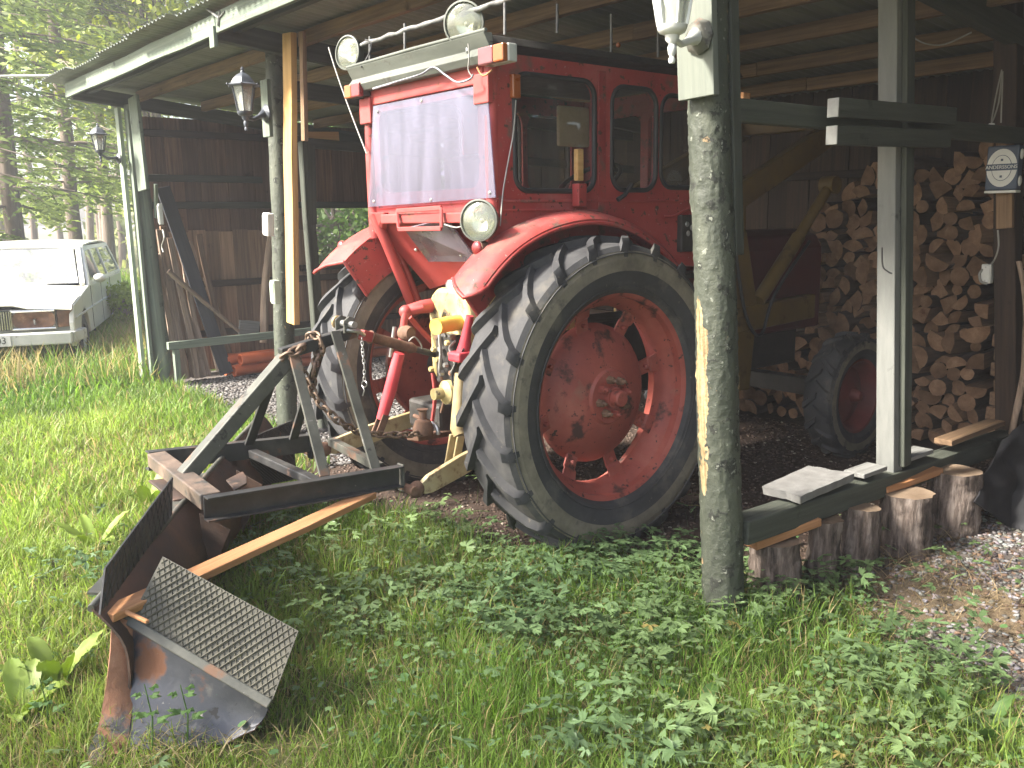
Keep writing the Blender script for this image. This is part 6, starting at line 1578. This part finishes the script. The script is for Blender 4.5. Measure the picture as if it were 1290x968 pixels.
def spruce(p, H, label, seed, rad=2.6, z0=.7, base=(.095, .145, .045), dens=1.0, sz=1.0):
    rng = np.random.default_rng(seed); r = empty('spruce_tree', p, label, 'tree', 'trees behind the car')
    logpiece('trunk', Vector(p) - V(0, 0, .1), Vector(p) + V(.15, .1, H), .15, .03, TRK, r, 12, 14, .05, .012, seed)
    bm = MB(); C, D, col = [], [], []
    z = z0
    while z < H * .97:
        f = 1 - z / H
        for k in range(5):
            a = rng.uniform(0, 6.28); L = rad * (f ** .8) * rng.uniform(.55, 1.1)
            if z < 2.0: L *= rng.uniform(.5, .95)
            st = Vector(p) + V(.15 * z / H, .1 * z / H, z); dx, dy = math.cos(a), math.sin(a); pts = []
            for t in np.linspace(0, 1, 6): pts.append(st + V(dx * L * t, dy * L * t, L * (.10 * t - .42 * t * t + .16 * t ** 4)))
            if L > .25: bm.tube(pts, [.022 * f + .006] * 2 + [.012] * 2 + [.006] * 2, 5, caps=False)
            m = int(L * 46 * dens)
            if z > 9.5: m = int(m * .35)
            t = rng.uniform(.08, 1, m) ** .8; q = t * 5; i0 = np.minimum(q.astype(int), 4); P = np.array([list(v) for v in pts]); c = P[i0] + (P[i0 + 1] - P[i0]) * (q - i0)[:, None]
            w = rng.normal(0, 1, m) * .20 * L * (1.15 - t) + rng.normal(0, .05, m); hd = np.abs(rng.normal(0, .13, m))
            c = c + np.stack([-dy * w, dx * w, -hd - .05 * np.abs(w)], 1)
            dd = np.stack([dx + rng.normal(0, .7, m) - dy * np.sign(w) * .7, dy + rng.normal(0, .7, m) + dx * np.sign(w) * .7, rng.normal(-.35, .35, m)], 1)
            C.append(c); D.append(unit(dd)); tip = t[:, None]
            col.append((np.array(base) * (1 - .55 * tip) + np.array([.32, .37, .10]) * .55 * tip) * rng.uniform(.6, 1.35, (m, 1)))
        z += rng.uniform(.26, .50)
    bm.obj('branches', TRK, r, 60)['kind'] = 'stuff'
    C, D, col = np.concatenate(C), np.concatenate(D), np.concatenate(col); n = len(C)
    U = unit(np.cross(D, rng.normal(0, 1, (n, 3)))); faces_obj('crown', C, D, U, rng.uniform(.13, .26, n) * sz, rng.uniform(.03, .065, n) * sz, col, LEAF3, r)
def broadleaf(p, H, R, zc, n, label, seed, c0, c1, tr=.10, cat='tree', name='broadleaf_tree', grp='leafy trees round the shed', lf=.13):
    rng = np.random.default_rng(seed); p = Vector(p); r = empty(name, p, label, cat, grp); bm = MB()
    top = p + V(0, 0, zc + H * .3); bm.tube([p - V(0, 0, .1), p + V(.08, .03, zc * .5), p + V(.0, .1, zc), top], [tr, tr * .8, tr * .6, tr * .2], 9)
    NC = 26; cen = []
    for i in range(NC):
        u = unit(rng.normal(0, 1, (1, 3)))[0]; k = rng.uniform(.45, 1.0); c = np.array([p.x + u[0] * R * k, p.y + u[1] * R * k, p.z + zc + u[2] * H * .5 * k]); c[2] = max(c[2], .25); cen.append(c)
        s0 = p + V(0, 0, zc * rng.uniform(.45, 1.0)); e = Vector(c); bm.tube([s0, s0.lerp(e, .5) + V(0, 0, .1), e], [tr * .35, tr * .2, tr * .06], 5, caps=False)
    bm.obj('trunk', TRK, r, 60)
    cen = np.array(cen); w = rng.integers(0, NC, n); C = cen[w] + unit(rng.normal(0, 1, (n, 3))) * (rng.uniform(0, 1, (n, 1)) ** .5) * R * .42 * np.array([1, 1, .75])
    D = unit(rng.normal(0, 1, (n, 3)) + np.array([0, 0, -.4])); U = unit(np.cross(D, rng.normal(0, 1, (n, 3)))); q = rng.uniform(0, 1, (n, 1)) * .7 + (w[:, None] % 5) * .07
    C[:, 2] = np.maximum(C[:, 2], .05)
    faces_obj('crown', C, D, U, rng.uniform(.7, 1.3, n) * lf, rng.uniform(.45, .8, n) * lf, np.array(c0) * (1 - q) + np.array(c1) * q, LEAF3, r)
spruce(gpt(30, 17.0), 15, 'tall spruce with a bare lower trunk behind the white car', 1, 3.0, 1.9)
spruce(gpt(104, 21.0), 16, 'spruce behind the car beside the shed corner lantern', 2, 3.2, 2.2)
spruce(gpt(-60, 16.0), 14, 'bushy spruce standing off the front of the car', 3, 3.0, 1.6)
spruce(gpt(146, 24.0), 15, 'slender spruce just past the shed corner', 4, 2.6, 2.4)
spruce(gpt(195, 30.0), 18, 'tall spruce rising behind the shed roof', 7, 3.6, 3.0, dens=.7, sz=1.4)
# the wood goes on to the right of the shed and keeps that side in shade
for i, (x_, y_) in enumerate(((1.5, -7.5), (4.5, -6.2), (7.5, -5.5), (-1.5, -9.0), (3.0, -10.0))):
    spruce(V(x_, y_, 0), 14, 'spruce in the wood on the woodpile side of the shed', 40 + i, 3.0, .5, dens=.45, sz=1.9)
broadleaf(gpt(215, 22), 6.0, 2.8, 6.6, 11000, 'yellow green leafy tree over the shed roof', 21, (.13, .17, .025), (.30, .33, .05), .14, lf=.17)
broadleaf(V(-8.3, 3.1, 0), 4.2, 2.3, 7.4, 1700, 'leafy tree beside the lawn that shades the plough', 28, (.07, .12, .03), (.15, .21, .05), .13, lf=.17)
broadleaf(gpt(140, 27), 6.0, 2.4, 7.6, 4200, 'pale leafy tree between the spruces', 22, (.12, .17, .03), (.26, .31, .06), .13, lf=.19)
broadleaf(gpt(300, 26), 6.0, 3.0, 7.0, 8000, 'leafy tree behind the middle of the roof', 23, (.12, .17, .03), (.26, .31, .06), .14, lf=.19)
broadleaf(gpt(430, 16), 3.6, 2.2, 1.9, 9000, 'green thicket seen through the end wall opening', 24, (.05, .10, .025), (.14, .22, .05), .07, 'bush', 'leafy_bush', lf=.12)
broadleaf(gpt(480, 17.5), 3.6, 2.2, 2.0, 8000, 'second thicket behind the end wall opening', 25, (.05, .10, .025), (.14, .22, .05), .07, 'bush', 'leafy_bush', lf=.12)
broadleaf(gpt(160, 13.6), .7, .36, .45, 1600, 'low yellow green bush at the tail of the car', 26, (.13, .19, .03), (.27, .33, .06), .02, 'bush', 'leafy_bush', lf=.07)
# far wood as one mass behind the single trees
rng = np.random.default_rng(77); n = 18000
a = np.array([(lambda r_: math.atan2(r_.y, r_.x))(ray(px, 400)) for px in (-900, 900)]); th = rng.uniform(a.min(), a.max(), n); d = rng.uniform(36, 52, n)
hz = rng.beta(1.1, 1.6, n) * (2.0 + 2 * nfield(th * 30, th * 0, 1.0, 3)); gap = nfield(th * 40, hz * .35, 1.0, 9) > .30 - .0 * hz
C = np.stack([CAMP.x + np.cos(th) * d, CAMP.y + np.sin(th) * d, hz], 1)[gap]; n = len(C)
D = unit(rng.normal(0, 1, (n, 3))); U = unit(np.cross(D, rng.normal(0, 1, (n, 3)))); q = rng.uniform(0, 1, (n, 1))
o = faces_obj('far_wood', C, D, U, rng.uniform(.3, .75, n), rng.uniform(.2, .45, n), np.array([.09, .12, .04]) * (1 - q) + np.array([.26, .27, .09]) * q, LEAF3, None)
tag(o, 'pale far wood forming one mass behind the trees', 'wood', None, 'stuff')
for i, px in enumerate((12, 52, 84, 122, 136, 160)):
    p = gpt(px, 31 + 3 * (i % 3)); o = empty('bare_trunk', p, 'thin bare trunk standing at the edge of the far wood', 'tree', 'bare trunks before the far wood')
    logpiece('trunk', p - V(0, 0, .1), p + V(.2, 0, 11), .13, .07, TRK, o, 9, 10, .08, .01, 60 + i)

# ------------------------------------------------------------------ hazy air
hm = bpy.data.materials.new('haze'); hm.use_nodes = True; nt = hm.node_tree; nt.nodes.remove(nt.nodes['Principled BSDF'])
pv = nt.nodes.new('ShaderNodeVolumePrincipled'); pv.inputs['Color'].default_value = (.96, .97, 1, 1); pv.inputs['Density'].default_value = .004; pv.inputs['Anisotropy'].default_value = .3
nt.links.new(pv.outputs[0], nt.nodes['Material Output'].inputs['Volume'])
hz_ = MB().box((0, 18, 9.2), (150, 150, 20.8)).obj('haze', hm, None); tag(hz_, 'thin bright haze in the damp air over the yard', 'haze', None, 'stuff')
